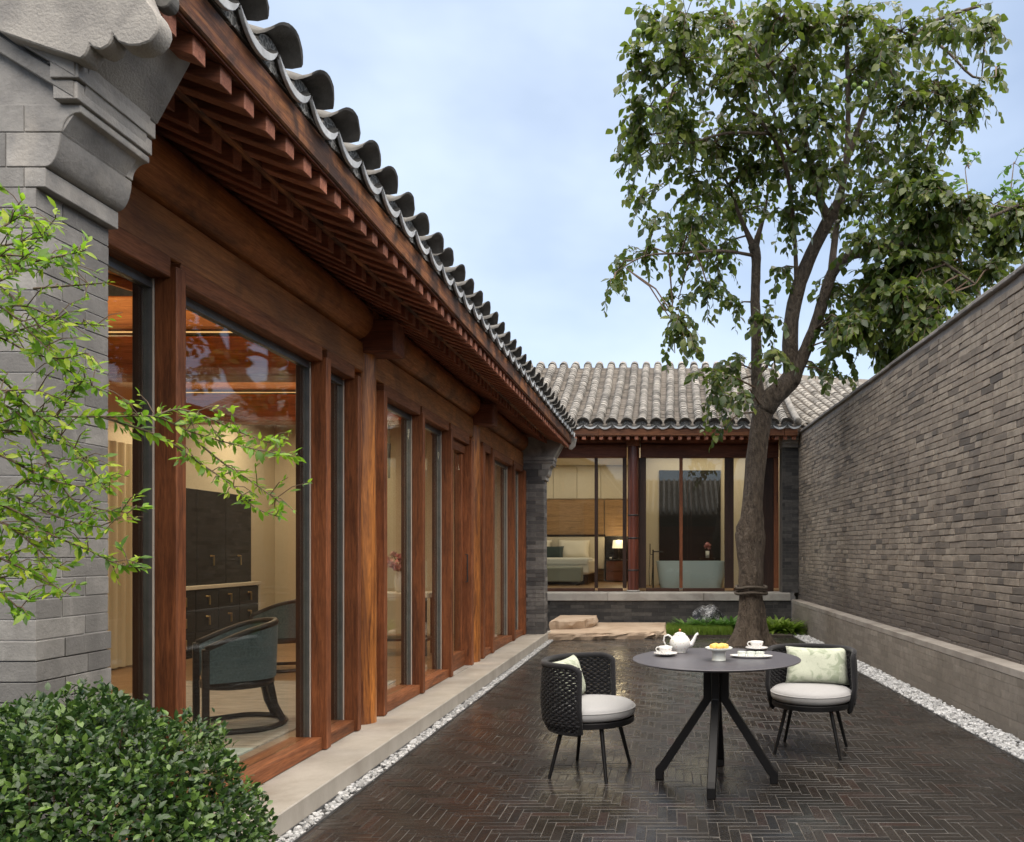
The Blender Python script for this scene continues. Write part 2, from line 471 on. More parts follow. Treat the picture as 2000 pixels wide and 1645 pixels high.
# wet paving brick -------------------------------------------------
def wetbrick():
    m, n, l, b = principled('wet_brick')
    v = wpos(n, l)
    r = rnd(n, l)
    col = ramp(n, l, r, [(0.0, (0.016, 0.015, 0.0145)), (0.5, (0.020, 0.018, 0.0165)), (0.82, (0.026, 0.021, 0.018)), (0.95, (0.033, 0.021, 0.018)), (1.0, (0.04, 0.022, 0.018))])
    a = noise(n, l, v, 18, 6, 0.65)
    col = mixc(n, l, rng_map(n, l, a, 0.35, 0.75, 0, 0.6), col, (0.011, 0.010, 0.0095))
    big = noise(n, l, v, 0.55, 4, 0.55, 0.5)
    col = mixc(n, l, rng_map(n, l, big, 0.45, 0.7, 0, 0.45), col, (0.026, 0.021, 0.017))
    l.new(col, b.inputs['Base Color'])
    wet = noise(n, l, v, 1.15, 5, 0.6, 0.7)
    f = noise(n, l, v, 70, 5, 0.7)
    ro = math1(n, l, 'ADD', rng_map(n, l, wet, 0.36, 0.64, 0.10, 0.33), rng_map(n, l, f, 0.3, 0.7, -0.06, 0.1))
    ro = math1(n, l, 'ADD', ro, rng_map(n, l, r, 0, 1, -0.05, 0.07), True)
    l.new(ro, b.inputs['Roughness'])
    b.inputs['Specular IOR Level'].default_value = 0.5
    film = noise(n, l, v, 0.9, 4, 0.6, 0.8)                     # where rain water still stands as a film
    l.new(rng_map(n, l, film, 0.44, 0.60, 0.0, 1.0), b.inputs['Coat Weight'])
    b.inputs['Coat IOR'].default_value = 1.33
    l.new(rng_map(n, l, f, 0.3, 0.7, 0.08, 0.22), b.inputs['Coat Roughness'])
    cb_ = n.new('ShaderNodeBump'); cb_.inputs['Strength'].default_value = 0.25; cb_.inputs['Distance'].default_value = 0.004
    l.new(a, cb_.inputs['Height']); l.new(cb_.outputs['Normal'], b.inputs['Coat Normal'])
    bump(n, l, b, math1(n, l, 'ADD', f, math1(n, l, 'MULTIPLY', a, 1.6)), 0.45, 0.0035)
    return m
M['paver'] = wetbrick()
def jointmat():
    m, n, l, b = principled('paving_joint')
    v = wpos(n, l)
    a = noise(n, l, v, 9, 5, 0.6)
    l.new(mixc(n, l, rng_map(n, l, a, 0.3, 0.7, 0, 1), (0.045, 0.041, 0.037), (0.155, 0.143, 0.13)), b.inputs['Base Color'])
    b.inputs['Roughness'].default_value = 0.55
    return m
M['joint'] = jointmat()

# ------------------------------------------------------------------ piece meshes
def brick_mesh(name, L, Hh, D, seed, bev=0.003, jit=0.0018):
    """A brick lying along x (0..L), z (0..H), its face at y=0 and its body at y<0."""
    g = random.Random(seed)
    mb = MB().box(0, L, -D, 0, 0, Hh)
    mb.v = [(x + g.uniform(-jit, jit), y + (g.uniform(-jit, jit) if y == 0 else 0), z + g.uniform(-jit, jit)) for x, y, z in mb.v]
    return mb.mesh(name, bevel=bev)

def in_frame(p, m=30):
    if p[1] < 0.1: return False
    x = CX + p[0] * F / p[1]; y = HY - (p[2] - EYE) * F / p[1]
    return -m < x < 2000 + m and -m < y < 1645 + m

def lay(name, parent, mat, items, limit=300, stuff_name=None, stuff_label=None):
    """items: (mesh, matrix, size key). The `limit` largest become objects of their own, the rest one joined part."""
    items = sorted(items, key=lambda t: -t[2])
    for me, mx, k in items[:limit]:
        obj(name, me, mat, parent, mx)
    rest = items[limit:]
    if rest:
        mb = MB()
        for me, mx, k in rest:
            mb.addmesh(me, mx)
        o = mb.build(stuff_name or (name + '_field'), mat, parent)
        o['kind'] = 'stuff'
        if stuff_label: o['label'] = stuff_label

def size_key(c, area=1.0):
    d = max(0.3, c[1])
    return (area / d ** 2 + 1.0) if in_frame(c, 0) else area / (d * d + 100.0) * 0.01

# ------------------------------------------------------------------ ground
g0 = MB().box(-60, 60, -60, 60, -0.5, -0.03).build('ground', M['soil'])
tag(g0, 'dark earth lying under and around the courtyard', 'ground', kind='structure')

RW_T = -0.0382                                   # the garden wall runs slightly out of square with the house
def wallx(x0, y): return x0 + RW_T * y
PX0 = -1.775                                     # left edge of the paving

paving = empty('courtyard_paving', (0.4, 6, 0), 'wet dark brick paving laid in herringbone across the courtyard', 'paving', kind='structure')
bed = MB().prism([(PX0, 0.5), (wallx(2.53, 0.5), 0.5), (wallx(2.53, 12.75), 12.75), (PX0, 12.75)], -0.05, -0.0025, 'Z')
bed.build('mortar_bed', M['joint'], paving)
MB().box(-4, 4, -14, 0.5, -0.05, -0.001).build('paving_behind', M['paver'], paving)

def herringbone():
    W, N, J = 0.0512, 4, 0.0027
    L = W * N
    vari = {}
    def pm(lx, ly, s):
        key = (round(lx, 3), round(ly, 3), s)
        if key not in vari:
            g = random.Random(s * 7 + 1)
            mb = MB().box(0, lx, 0, ly, -0.03, 0)
            mb.v = [(x + g.uniform(-.0007, .0007), y + g.uniform(-.0007, .0007), z + (g.uniform(-.0009, .0006) if z == 0 else 0)) for x, y, z in mb.v]
            vari[key] = mb.mesh('paver', bevel=0.0016)
        return vari[key]
    out = []
    g = random.Random(5)
    x_off, y_off = -1.9, 0.4
    NX, NY = int(5.1 / W), int(12.5 / W)
    for j in range(-N, NY):
        for i in range(-N, NX):
            t = (i + j) % (2 * N)
            if t == 0: bx = (i * W, (i + N) * W, j * W, (j + 1) * W)
            elif t == N: bx = (i * W, (i + 1) * W, j * W, (j + N) * W)
            else: continue
            if t == N and False: continue
            x0, x1, y0, y1 = bx[0] + x_off, bx[1] + x_off, bx[2] + y_off, bx[3] + y_off
            xr = wallx(2.53, y1)
            x0, x1 = max(x0, PX0), min(x1, xr)
            y0, y1 = max(y0, 0.5), min(y1, 12.74)
            if x1 - x0 < 0.012 or y1 - y0 < 0.012: continue
            x0 += J / 2; x1 -= J / 2; y0 += J / 2; y1 -= J / 2
            me = pm(x1 - x0, y1 - y0, g.randrange(3))
            c = ((x0 + x1) / 2, (y0 + y1) / 2, 0)
            mx = T(x0, y0, g.uniform(-0.0012, 0.0004)) @ RX(g.uniform(-.004, .004)) @ RY(g.uniform(-.004, .004))
            out.append((me, mx, size_key(c, (x1 - x0) * (y1 - y0))))
    return out
lay('paver', paving, M['paver'], herringbone(), 300, 'pavers', 'dark herringbone bricks farther off')

# pebble strips -----------------------------------------------------
def pebbles(name, label, xa, xb, y0, y1, n, size, seed):
    """xa(y), xb(y): the two edges of the strip."""
    g = random.Random(seed)
    base = []
    for k in range(6):
        bm = bmesh.new()
        bmesh.ops.create_icosphere(bm, subdivisions=1, radius=1)
        gg = random.Random(k)
        vs = [tuple(v.co * gg.uniform(0.78, 1.12)) for v in bm.verts]
        fs = [tuple(v.index for v in f.verts) for f in bm.faces]
        bm.free()
        base.append((vs, fs))
    mb = MB()
    for i in range(n):
        y = g.uniform(y0, y1); a, b = xa(y), xb(y)
        x = g.uniform(min(a, b) + size * .6, max(a, b) - size * .6)
        s = size * g.uniform(0.6, 1.25)
        mx = T(x, y, g.uniform(-0.006, 0.012)) @ RZ(g.uniform(0, 6.3)) @ RX(g.uniform(-.6, .6)) @ SC(s, s * g.uniform(.6, .95), s * g.uniform(.45, .8))
        vs, fs = base[g.randrange(6)]
        mb.add(vs, fs, mx)
    o = mb.build(name, M['pebble'])
    tag(o, label, 'pebbles', kind='stuff')
    return o
pebbles('pebbles', 'narrow strip of white pebbles along the house plinth', lambda y: -1.868, lambda y: PX0 - 0.006, 1.0, 12.5, 3000, 0.0165, 1)
pebbles('pebbles', 'wide strip of white pebbles at the foot of the low brick ledge', lambda y: wallx(2.536, y), lambda y: wallx(2.80, y), 1.0, 13.6, 7600, 0.0195, 2)
e1 = MB().box(PX0 - 0.006, PX0, 0.5, 12.5, -0.05, 0.006).build('paving_edging', M['metal_grey'])
tag(e1, 'thin metal edging between the paving and the pebbles beside the plinth', 'edging', kind='structure')
e2 = MB().prism([(wallx(2.53, .5), .5), (wallx(2.536, .5), .5), (wallx(2.536, 13.6), 13.6), (wallx(2.53, 13.6), 13.6)], -0.05, 0.006, 'Z').build('paving_edging', M['metal_grey'])
tag(e2, 'thin metal edging between the paving and the pebbles beside the low ledge', 'edging', kind='structure')
for nm, a, b, y1, lab in (('pebble_bed', -1.868, PX0 - .006, 12.5, 'dark bed under the pebbles along the plinth'),):
    o = MB().box(a, b, 0.5, y1, -0.05, -0.008).build(nm, M['bed_dark']); tag(o, lab, 'bed', kind='structure')
o = MB().prism([(wallx(2.536, .5), .5), (wallx(2.80, .5), .5), (wallx(2.80, 14.4), 14.4), (wallx(2.536, 14.4), 14.4)], -0.05, -0.008, 'Z').build('pebble_bed', M['bed_dark'])
tag(o, 'dark bed under the pebbles along the low ledge', 'bed', kind='structure')

# ------------------------------------------------------------------ garden wall and ledge
def wall_frame(x0):
    u = Vector((RW_T, 1, 0)).normalized()
    w = Vector((0, 0, 1)).cross(u)
    m = Matrix(((u.x, w.x, 0, x0), (u.y, w.y, 0, 0), (0, 0, 1, 0), (0, 0, 0, 1)))
    return m                                     # local x along the wall, y towards the court

WF = wall_frame(2.96)
gw = empty('garden_wall', (wallx(3.05, 8), 8, 0), 'tall weathered grey brick wall closing the courtyard on the tree side', 'wall')
WTOP = 3.535
MB().box(-6, 14.95, -0.36, -0.0105, -0.2, WTOP - 0.002).build('mortar_core', M['mortar'], gw, WF)
def wall_bricks():
    g = random.Random(11)
    CH, J = 0.0625, 0.0078
    variants = {(L, s): brick_mesh('brick', L, CH - J, 0.1, s + int(L * 1000), 0.0032, 0.0034) for L in (0.238, 0.118) for s in range(4)}
    out = []
    z = 0.02 + 0.46
    row = 0
    while z + CH <= WTOP:
        x = 0.6 - g.uniform(0, 0.25)
        while x < 14.8:
            L = 0.118 if g.random() < 0.36 else 0.238
            me = variants[(L, g.randrange(4))]
            mx = WF @ T(x, g.uniform(-0.004, 0.0035), z + g.uniform(-.0016, .0016) + 0.006 * math.sin(x * 0.9 + z * 2)) @ RZ(g.uniform(-.012, .012)) @ RY(g.uniform(-.006, .006))
            c = mx @ Vector((L / 2, 0, CH / 2))
            out.append((me, mx, size_key(c, L * CH)))
            x += L + J * 0.8
        z += CH; row += 1
    return out
lay('brick', gw, M['wall_brick'], wall_bricks(), 300, 'bricks', 'weathered grey bricks farther along the wall')
x = -6.0
g = random.Random(3)
while x < 14.9:
    w_ = g.uniform(0.36, 0.42)
    MB().box(x, min(x + w_ - 0.005, 14.95), -0.40, 0.032, WTOP, WTOP + 0.04).build('coping_slab', M['coping'], gw, WF @ T(0, g.uniform(-.005, .005), WTOP + g.uniform(-.003, .004)) @ RX(g.uniform(-.015, .015)) @ T(0, 0, -WTOP), bevel=0.007)
    x += w_

LF = wall_frame(2.797)
lw = empty('brick_ledge', (wallx(2.87, 8), 8, 0), 'low smooth grey brick ledge along the foot of the tall garden wall', 'ledge')
MB().box(-6, 14.4, -0.165, -0.003, -0.1, 0.448).build('mortar_core', M['mortar'], lw, LF)
def ledge_bricks():
    g = random.Random(21)
    CH, J, L = 0.0645, 0.0026, 0.262
    vs = [brick_mesh('brick', L - J, CH - J, 0.05, s, 0.0012, 0.0006) for s in range(4)]
    half = [brick_mesh('brick', L / 2 - J, CH - J, 0.05, s + 9, 0.0012, 0.0006) for s in range(2)]
    out = []
    for r in range(7):
        x = 0.6 - (L / 2 if r % 2 else 0)
        while x < 14.1:
            mx = LF @ T(x, g.uniform(-.0008, .0008), r * CH)
            c = mx @ Vector((L / 2, 0, CH / 2))
            out.append((vs[g.randrange(4)], mx, size_key(c, L * CH)))
            x += L
    return out
lay('brick', lw, M['low_brick'], ledge_bricks(), 300, 'bricks', 'smooth grey ledge bricks farther off')
x = -6.0
while x < 14.3:
    w_ = 0.52
    MB().box(x, min(x + w_ - 0.003, 14.4), -0.163, 0.004, 0.4515, 0.512).build('cap_stone', M['concrete_cap'], lw, LF, bevel=0.004)
    x += w_

# ------------------------------------------------------------------ tiled eaves and roofs
ROOF = [(0.0, 3.23), (0.6, 3.49), (1.2, 3.79), (2.2, 4.32), (3.4, 5.06)]      # (inward from the eave, height)
def zroof(y):
    for (a, za), (b, zb) in zip(ROOF, ROOF[1:]):
        if y <= b: return za + (zb - za) * (y - a) / (b - a)
    return ROOF[-1][1]
def sroof(y):
    return math.atan2(zroof(y + .05) - zroof(max(0, y - .05)), .1 if y > .05 else .05 + y)

def patmat():
    m, n, l, b = principled('tile_pattern')
    v = wpos(n, l)
    vo = n.new('ShaderNodeTexVoronoi'); vo.feature = 'DISTANCE_TO_EDGE'; vo.inputs['Scale'].default_value = 42
    l.new(v, vo.inputs['Vector'])
    col = mixc(n, l, rng_map(n, l, vo.outputs['Distance'], 0.02, 0.16, 0, 1), (0.34, 0.33, 0.31), (0.10, 0.10, 0.095))
    l.new(col, b.inputs['Base Color']); b.inputs['Roughness'].default_value = 0.8
    bump(n, l, b, vo.outputs['Distance'], 0.8, 0.01)
    return m
M['tile_pattern'] = patmat()

def arc_pts(w, rise, n):
    """Points of a shallow arch of the given width and rise."""
    r = (w * w / 4 + rise * rise) / (2 * rise)
    t0 = math.asin(min(1, w / 2 / r))
    if rise > w / 2: t0 = math.pi - t0
    return [(r * math.sin(-t0 + 2 * t0 * i / n), r * math.cos(-t0 + 2 * t0 * i / n) - (r - rise)) for i in range(n + 1)]

def arc_tile(name, w, rise, length, th, n=6, taper=0.93, flip=False, jag=0.0, seed=0):
    g = random.Random(seed)
    vs, fs = [], []
    for k, (y, s) in enumerate(((0, 1.0), (length, taper))):
        for off in (0, -th):
            for x, z in arc_pts(w * s, rise * s, n):
                zz = z + off
                vs.append((x * (1 + off * 2) + g.uniform(-jag, jag), y + g.uniform(-jag, jag), -zz if flip else zz))
    m = n + 1
    for i in range(n):
        fs += [(i, i+1, 2*m+i+1, 2*m+i), (m+i+1, m+i, 3*m+i, 3*m+i+1), (i+1, i, m+i, m+i+1), (2*m+i, 2*m+i+1, 3*m+i+1, 3*m+i)]
    fs += [(0, 2*m, 3*m, m), (n, m+n, 3*m+n, 2*m+n)]
    if flip: fs = [f[::-1] for f in fs]
    return MB().add(vs, fs).mesh(name, smooth=True, angle=R(40))

def crescent(w, sag1, sag2, n, ztip):
    up = [(x, ztip - z) for x, z in arc_pts(w, sag1, n)]
    lo = [(x, ztip - z) for x, z in arc_pts(w, sag2, n)]
    return up + lo[::-1][1:-1]

def eave(house, ME, x0, x1, pitch, first, axis, cover_rise, up_rows, rafters=True, single=True, seed=1):
    """One eave with its rafters, fascia and tiles. ME carries (along, inward, up) into the place."""
    g = random.Random(seed)
    raf = M['rafter_x'] if axis == 'Y' else M['rafter_y']
    fas = M['fascia_y'] if axis == 'Y' else M['fascia_x']
    brd = M['wood_x'] if axis == 'Y' else M['wood_y']
    roof = empty_part('roof', house, ME @ T((x0 + x1) / 2, 1.5, 3.6))
    fly = MB().prism([(0.19, 3.0), (0.57, 3.1368), (0.57, 3.2068), (0.19, 3.07)], -0.034, 0.034, 'X').mesh('flying_rafter', bevel=0.003)
    low = MB().prism([(0.49, 3.028), (1.2, 3.3475), (1.2, 3.4225), (0.49, 3.103)], -0.035, 0.035, 'X').mesh('eave_rafter', bevel=0.003)
    n = int((x1 - x0 - 0.1) / 0.157)
    for i in range(n + 1):
        x = x0 + 0.06 + i * (x1 - x0 - 0.12) / n
        obj('flying_rafter', fly, raf, roof, ME @ T(x, 0, 0) @ RZ(g.uniform(-.012, .012)))
        obj('eave_rafter', low, raf, roof, ME @ T(x + g.uniform(-.004, .004), 0, 0))
    MB().prism([(0.17, 3.064), (0.60, 3.2188), (0.60, 3.24), (0.17, 3.086)], x0, x1, 'X').build('eave_boarding', brd, roof, ME)
    MB().prism([(0.50, 3.109), (1.3, 3.469), (1.3, 3.49), (0.50, 3.13)], x0, x1, 'X').build('eave_boarding', brd, roof, ME)
    MB().box(x0, x1, 0.452, 0.486, 3.092, 3.116).build('small_fascia', fas, roof, ME, bevel=0.003)
    xs = x0
    while xs < x1 - 0.1:
        xe = min(x1, xs + 3.35)
        MB().box(xs + 0.001, xe - 0.001, 0.158, 0.205, 3.071, 3.20).build('fascia', fas, roof, ME @ T(0, g.uniform(-.002, .002), 0), bevel=0.006)
        xs = xe
    # deck under the tiles
    pr = [(0.15, 3.25)] + [(y, z - 0.06) for y, z in ROOF[1:]] + [(3.7, 5.03), (4.1, 4.9), (6.8, 3.3)]
    lo = [(6.8, 3.2), (4.1, 4.78), (3.7, 4.95)] + [(y, z - 0.14) for y, z in ROOF[:0:-1]] + [(0.62, 3.33), (0.24, 3.205), (0.15, 3.205)]
    MB().prism(pr + lo, x0 + 0.02, x1 - 0.02, 'X').build('roof_deck', M['tile_pan'], roof, ME)
    # eave tiles
    cw = 0.215
    def flared(seed):
        # eave tile: a short barrel whose front edge flares up and outwards like a brim
        gg = random.Random(seed)
        secs = [(0.002, cw * 1.06, cover_rise * 1.1, 0.038), (0.03, cw * 1.0, cover_rise, 0.015), (0.062, cw * 0.93, cover_rise * 0.9, 0.0), (0.26, cw * 0.82, cover_rise * 0.8, -0.012)]
        nn = 10; m_ = nn + 1
        vs, fs = [], []
        for off in (0.0, -0.013):
            for y_, w_, r_, dz_ in secs:
                for x_, z_ in arc_pts(w_, r_, nn):
                    vs.append((x_ + gg.uniform(-.001, .001), y_ + gg.uniform(-.0015, .0015), z_ + dz_ + off))
        ns_ = len(secs)
        for s_ in range(ns_ - 1):
            for i_ in range(nn):
                a_ = s_ * m_ + i_; b_ = ns_ * m_ + a_
                fs += [(a_, a_ + 1, a_ + m_ + 1, a_ + m_), (b_ + 1, b_, b_ + m_, b_ + m_ + 1)]
            for i_ in (0, nn):
                a_ = s_ * m_ + i_; b_ = ns_ * m_ + a_
                fs.append((a_, a_ + m_, b_ + m_, b_) if i_ == 0 else (a_ + m_, a_, b_, b_ + m_))
        for i_ in range(nn):
            fs.append((i_ + 1, i_, ns_ * m_ + i_, ns_ * m_ + i_ + 1))
        return MB().add(vs, fs).mesh('cover_tile', smooth=True, angle=R(40))
    cov = [flared(s) for s in range(3)]
    arc = arc_pts(cw - 0.028, cover_rise - 0.01, 8)
    end = MB().prism([(x, z) for x, z in arc] + [(cw/2 - .02, -0.06), (0, -0.075), (-cw/2 + .02, -0.06)], 0, 0.02, 'Y').mesh('tile_end')
    pw = pitch - 0.01
    lip = MB().prism(crescent(pw, 0.052, 0.088, 12, 0.0), -0.008, 0.008, 'Y').mesh('drip_lip', bevel=0.002)
    pan = arc_tile('drip_tile', pw, 0.055, 0.26, 0.013, 8, 0.95, flip=True)
    x = first
    k = 0
    while x < x1:
        z0 = 3.265 + g.uniform(-.006, .006)
        a = 0.40 + g.uniform(-.02, .02)
        obj('cover_tile', cov[k % 3], M['tile_dark'], roof, ME @ T(x + g.uniform(-.006, .006), 0.088 + g.uniform(-.006, .006), z0) @ RX(math.atan(a)) @ RZ(g.uniform(-.03, .03)) @ RY(g.uniform(-.05, .05)))
        obj('tile_end', end, M['tile_pattern'], roof, ME @ T(x, 0.148, z0 + 0.008))
        if x + pitch / 2 < x1 + 0.1:
            d = obj('drip_tile', pan, M['tile_dark'], roof, ME @ T(x + pitch / 2, 0.122, 3.262) @ RX(0.38))
            obj('drip_lip', lip, M['tile_lip'], roof, ME @ T(x + pitch / 2 + g.uniform(-.004, .004), 0.124, 3.268 + g.uniform(-.005, .005)) @ RX(g.uniform(-.10, 0.02)))
        x += pitch; k += 1
    # the tiles up the slope
    tl = [arc_tile('roof_tile', 0.172, 0.085, 0.17, 0.014, 6, 0.93, jag=0.0012, seed=s + 5) for s in range(5)]
    pn = arc_tile('pan_tile', pitch - 0.07, 0.045, 0.17, 0.012, 5, 0.96, flip=True, jag=0.002)
    items, pans = [], MB()
    x = first
    while x < x1:
        wob = g.uniform(0, 6)
        y = 0.25
        off = g.uniform(-.008, .008)
        while y < up_rows:
            zz = zroof(y) - (0.005 if single else 0.045) + g.uniform(-.002, .002) + 0.004 * math.sin(y * 2.1 + wob)
            mx = ME @ T(x + off + 0.010 * math.sin(y * 1.3 + wob) + g.uniform(-.004, .004), y, zz) @ RX(sroof(y) - 0.07 + g.uniform(-.012, .012)) @ RZ(g.uniform(-.02, .02))
            c = mx.translation
            items.append((tl[g.randrange(5)], mx, size_key(c)))
            pans.addmesh(pn, ME @ T(x + pitch / 2, y, zroof(y) - 0.005 + g.uniform(-.003, .003)) @ RX(sroof(y) - 0.05))
            y += 0.113 * math.cos(sroof(y)) * g.uniform(.85, 1.15)
        # rolled ridge
        if up_rows >= 3.3:
            for q in range(4):
                yy = 3.42 + q * 0.09
                zz = 5.06 + 0.05 * math.sin(math.pi * (q + 0.6) / 4.2) 
                items.append((tl[q], ME @ T(x + off, yy, zz) @ RX(0.45 - q * 0.3), size_key((ME @ Vector((x, yy, zz))))))
        x += pitch
    if single: lay('roof_tile', roof, M['tile'], items, 300, 'roof_tiles', 'overlapping grey roof tiles higher up the slope')
    else: lay('roof_tile', roof, M['tile'], items, 0, 'roof_tiles', 'overlapping grey roof tiles on the slope above the eave')
    o = pans.build('pan_tiles', M['tile_pan'], roof); o['kind'] = 'stuff'; o['label'] = 'dark channel tiles between the tile ribs'
    return roof

def empty_part(name, parent, Mx):
    o = bpy.data.objects.new(name, None); o.empty_display_size = 0.1
    return link(o, parent, Matrix.Translation(Mx.translation))

# brick pier with corbelled head ------------------------------------
def pier(house, name, mat, mortar, xf, xb, y0, y1, z0, z1, ch, corbel=True, base=None, dz=0.0, seed=0):
    """Pier with its face towards +X at xf and its other face towards the camera at y0."""
    g = random.Random(seed)
    p = empty_part(name, house, T((xf + xb) / 2, (y0 + y1) / 2, z0))
    MB().box(xb, xf - 0.0056, y0 + 0.0056, y1 - 0.002, z0, z1).build('mortar_core', mortar, p)
    J = 0.0042
    rows = int(round((z1 - z0) / ch)); h = (z1 - z0) / rows
    cache = {}
    for r in range(rows):
        za = z0 + r * h
        out = 0.009 if base and za < base else 0.0
        cut = y0 + (0.108 if r % 2 else 0.205)
        xcut = xf - (0.25 if r % 2 else 0.125)
        xs = [xf + out, xcut]
        while xs[-1] > xb + 0.02: xs.append(max(xb, xs[-1] - 0.25))
        rects = [(xs[1], xs[0], y0 - out, min(cut, y1)), (xf - 0.12, xf + out, cut, y1)]
        for a, b in zip(xs[1:], xs[2:]): rects.append((b, a, y0 - out, y0 + 0.1))
        for (a, b, c, d) in rects:
            key = (round(b - a, 3), round(d - c, 3), g.randrange(2))
            if key not in cache:
                gg = random.Random(len(cache))
                mb = MB().box(J/2, b - a - J/2, J/2, d - c - J/2, J/2, h - J/2)
                mb.v = [(x + gg.uniform(-.0005, .0005), y + gg.uniform(-.0005, .0005), z + gg.uniform(-.0004, .0004)) for x, y, z in mb.v]
                cache[key] = mb.mesh('brick', bevel=0.001)
            obj('brick', cache[key], mat, p, T(a + g.uniform(-.0008, .0008), c + g.uniform(-.0008, .0008), za))
    if corbel:
        kcut = [0]
        def prof(nm, pts, ya=y0, yb=y1 + 0.004, m=M['stone_grey'], bev=0.002):
            if nm == 'corbel_course':                 # the course behind the moulded brick, with its upright joints
                xc = -1.935 - 0.055 * (kcut[0] % 2); kcut[0] += 1
                z_a, z_b = min(z for x, z in pts), max(z for x, z in pts)
                pts = [(x if x > xb + 1e-6 else xc, z) for x, z in pts]
                if xc > xb: MB().box(xb, xc - 0.003, ya + 0.001, yb - 0.002, z_a, z_b).build('brick', mat, p, bevel=0.0015)
            MB().prism([(x, z + dz) for x, z in pts], ya, yb, 'Y').build(nm, m, p, bevel=bev, smooth=True, angle=R(35))
        xo = xf + 1.9
        q = lambda pts: [(x + xo, z) for x, z in pts]
        B = xb
        prof('corbel_course', q([(-1.872, 2.477), (-1.872, 2.535)]) + [(B, 2.535 ), (B, 2.477)])
        tor = [(-1.872 + 0.046 * math.sin(t), 2.64 - 0.102 * math.cos(t)) for t in [i * math.pi / 2 / 8 for i in range(9)]]
        prof('corbel_course', q(tor) + [(B, 2.64), (B, 2.538)])
        cov = [(-1.822 + 0.052 * (1 - math.cos(t)), 2.643 + 0.058 * math.sin(t)) for t in [i * math.pi / 2 / 8 for i in range(9)]]
        prof('corbel_course', q(cov) + [(-1.766 + xo, 2.703), (-1.766 + xo, 2.724), (B, 2.724), (B, 2.643)])
        return p, prof, q, B
    return p, None, None, None

# ------------------------------------------------------------------ the long house beside the court
house = empty('glazed_timber_house', (-4.0, 7.4, 0.12), 'long timber house with glazed front, carved eaves and grey tile roof beside the court', 'house')
MB().box(-7.0, -1.868, 2.36, 12.62, -0.1, 0.12).build('plinth', M['plinth'], house, bevel=0.006)
MB().box(-1.8675, -1.862, 2.37, 12.6, -0.1, 0.012).build('plinth_flashing', M['metal_grey'], house)
ME_L = Matrix(((0, -1, 0, -1.36), (1, 0, 0, 0), (0, 0, 1, 0), (0, 0, 0, 1)))
roof_l = eave(house, ME_L, 2.40, 12.42, 0.2725, 2.46, 'Y', 0.058, 0.75, single=False, seed=4)

# near pier, its corbels and the gable board
p1, prof, q, B = pier(house, 'pier', M['pier_brick'], M['mortar_pale'], -1.9, -2.62, 2.377, 2.69, 0.12, 2.477, 0.062, base=1.06, seed=1)
prof('corbel_slab', q([(-1.757, 2.728), (-1.757, 2.78)]) + [(-1.83, 2.78), (-1.83, 2.728)], 2.352)
prof('corbel_slab', q([(-1.745, 2.784), (-1.745, 2.836)]) + [(-1.83, 2.836), (-1.83, 2.784)], 2.340)
prof('corbel_panel', q([(-1.742, 2.838), (-1.60, 3.10), (-1.68, 3.13), (-1.86, 2.838)]), 2.362, 2.70, M['stone_carved'], 0.003)
for z_, y_, nm in ((2.728, 2.352, 0), (2.784, 2.340, 1)):        # the two bands climb the gable
    xs = -1.757 if nm == 0 else -1.745
    pts = [(-2.0, z_ + 0.001), (-1.77, z_), (-1.77, z_ + 0.05), (-2.0, z_ + 0.051)]
    MB().prism([(-2.9, z_ + 0.61 * 1.13), (xs - 0.008, z_ + 0.001), (xs - 0.008, z_ + 0.051), (-2.9, z_ + 0.05 + 0.61 * 1.13)], y_ - 0.003, 2.379, 'Y').build('gable_band', M['stone_grey'], p1, bevel=0.003)
MB().prism([(-7.0, 0.12), (-2.62, 0.12), (-2.62, 3.6), (-4.6, 4.9), (-7.0, 3.4)], 2.385, 2.68, 'Y').build('gable_wall', M['stone_grey'], house)
MB().prism([(-3.2, 2.45), (-1.95, 2.45), (-1.76, 2.74), (-1.7, 3.05), (-2.0, 3.25), (-3.2, 3.8)], 2.381, 2.66, 'Y').build('gable_infill', M['stone_grey'], p1)
bb = [(-240, -60), (0, 205), (300, 308), (520, 380), (552, 350), (572, 312), (577, 285), (598, 306), (650, 319), (700, 290), (722, 255), (725, 222), (760, 268), (828, 292), (900, 290),
      (962, 266), (1005, 220), (1024, 170), (1020, 120), (992, 60), (950, 10), (920, -60), (870, -200), (-240, -700)]
pts = [(lambda v: (v.x, v.z))(P(a / 3.29, b / 3.29, 2.30)) for a, b in bb]
MB().prism(pts[::-1], 2.298, 2.364, 'Y').build('gable_board', M['stone_carved'], p1, bevel=0.004, smooth=True, angle=R(35))
lob = [(985, 20), (1010, 52), (1050, 66), (1090, 58), (1112, 30), (1118, -20), (1100, -90), (980, -120)]
pts = [(lambda v: (v.x, v.z))(P(a / 3.29, b / 3.29, 2.38)) for a, b in lob]
MB().prism(pts[::-1], 2.368, 2.41, 'Y').build('gable_scroll', M['tile_dark'], p1, bevel=0.003)

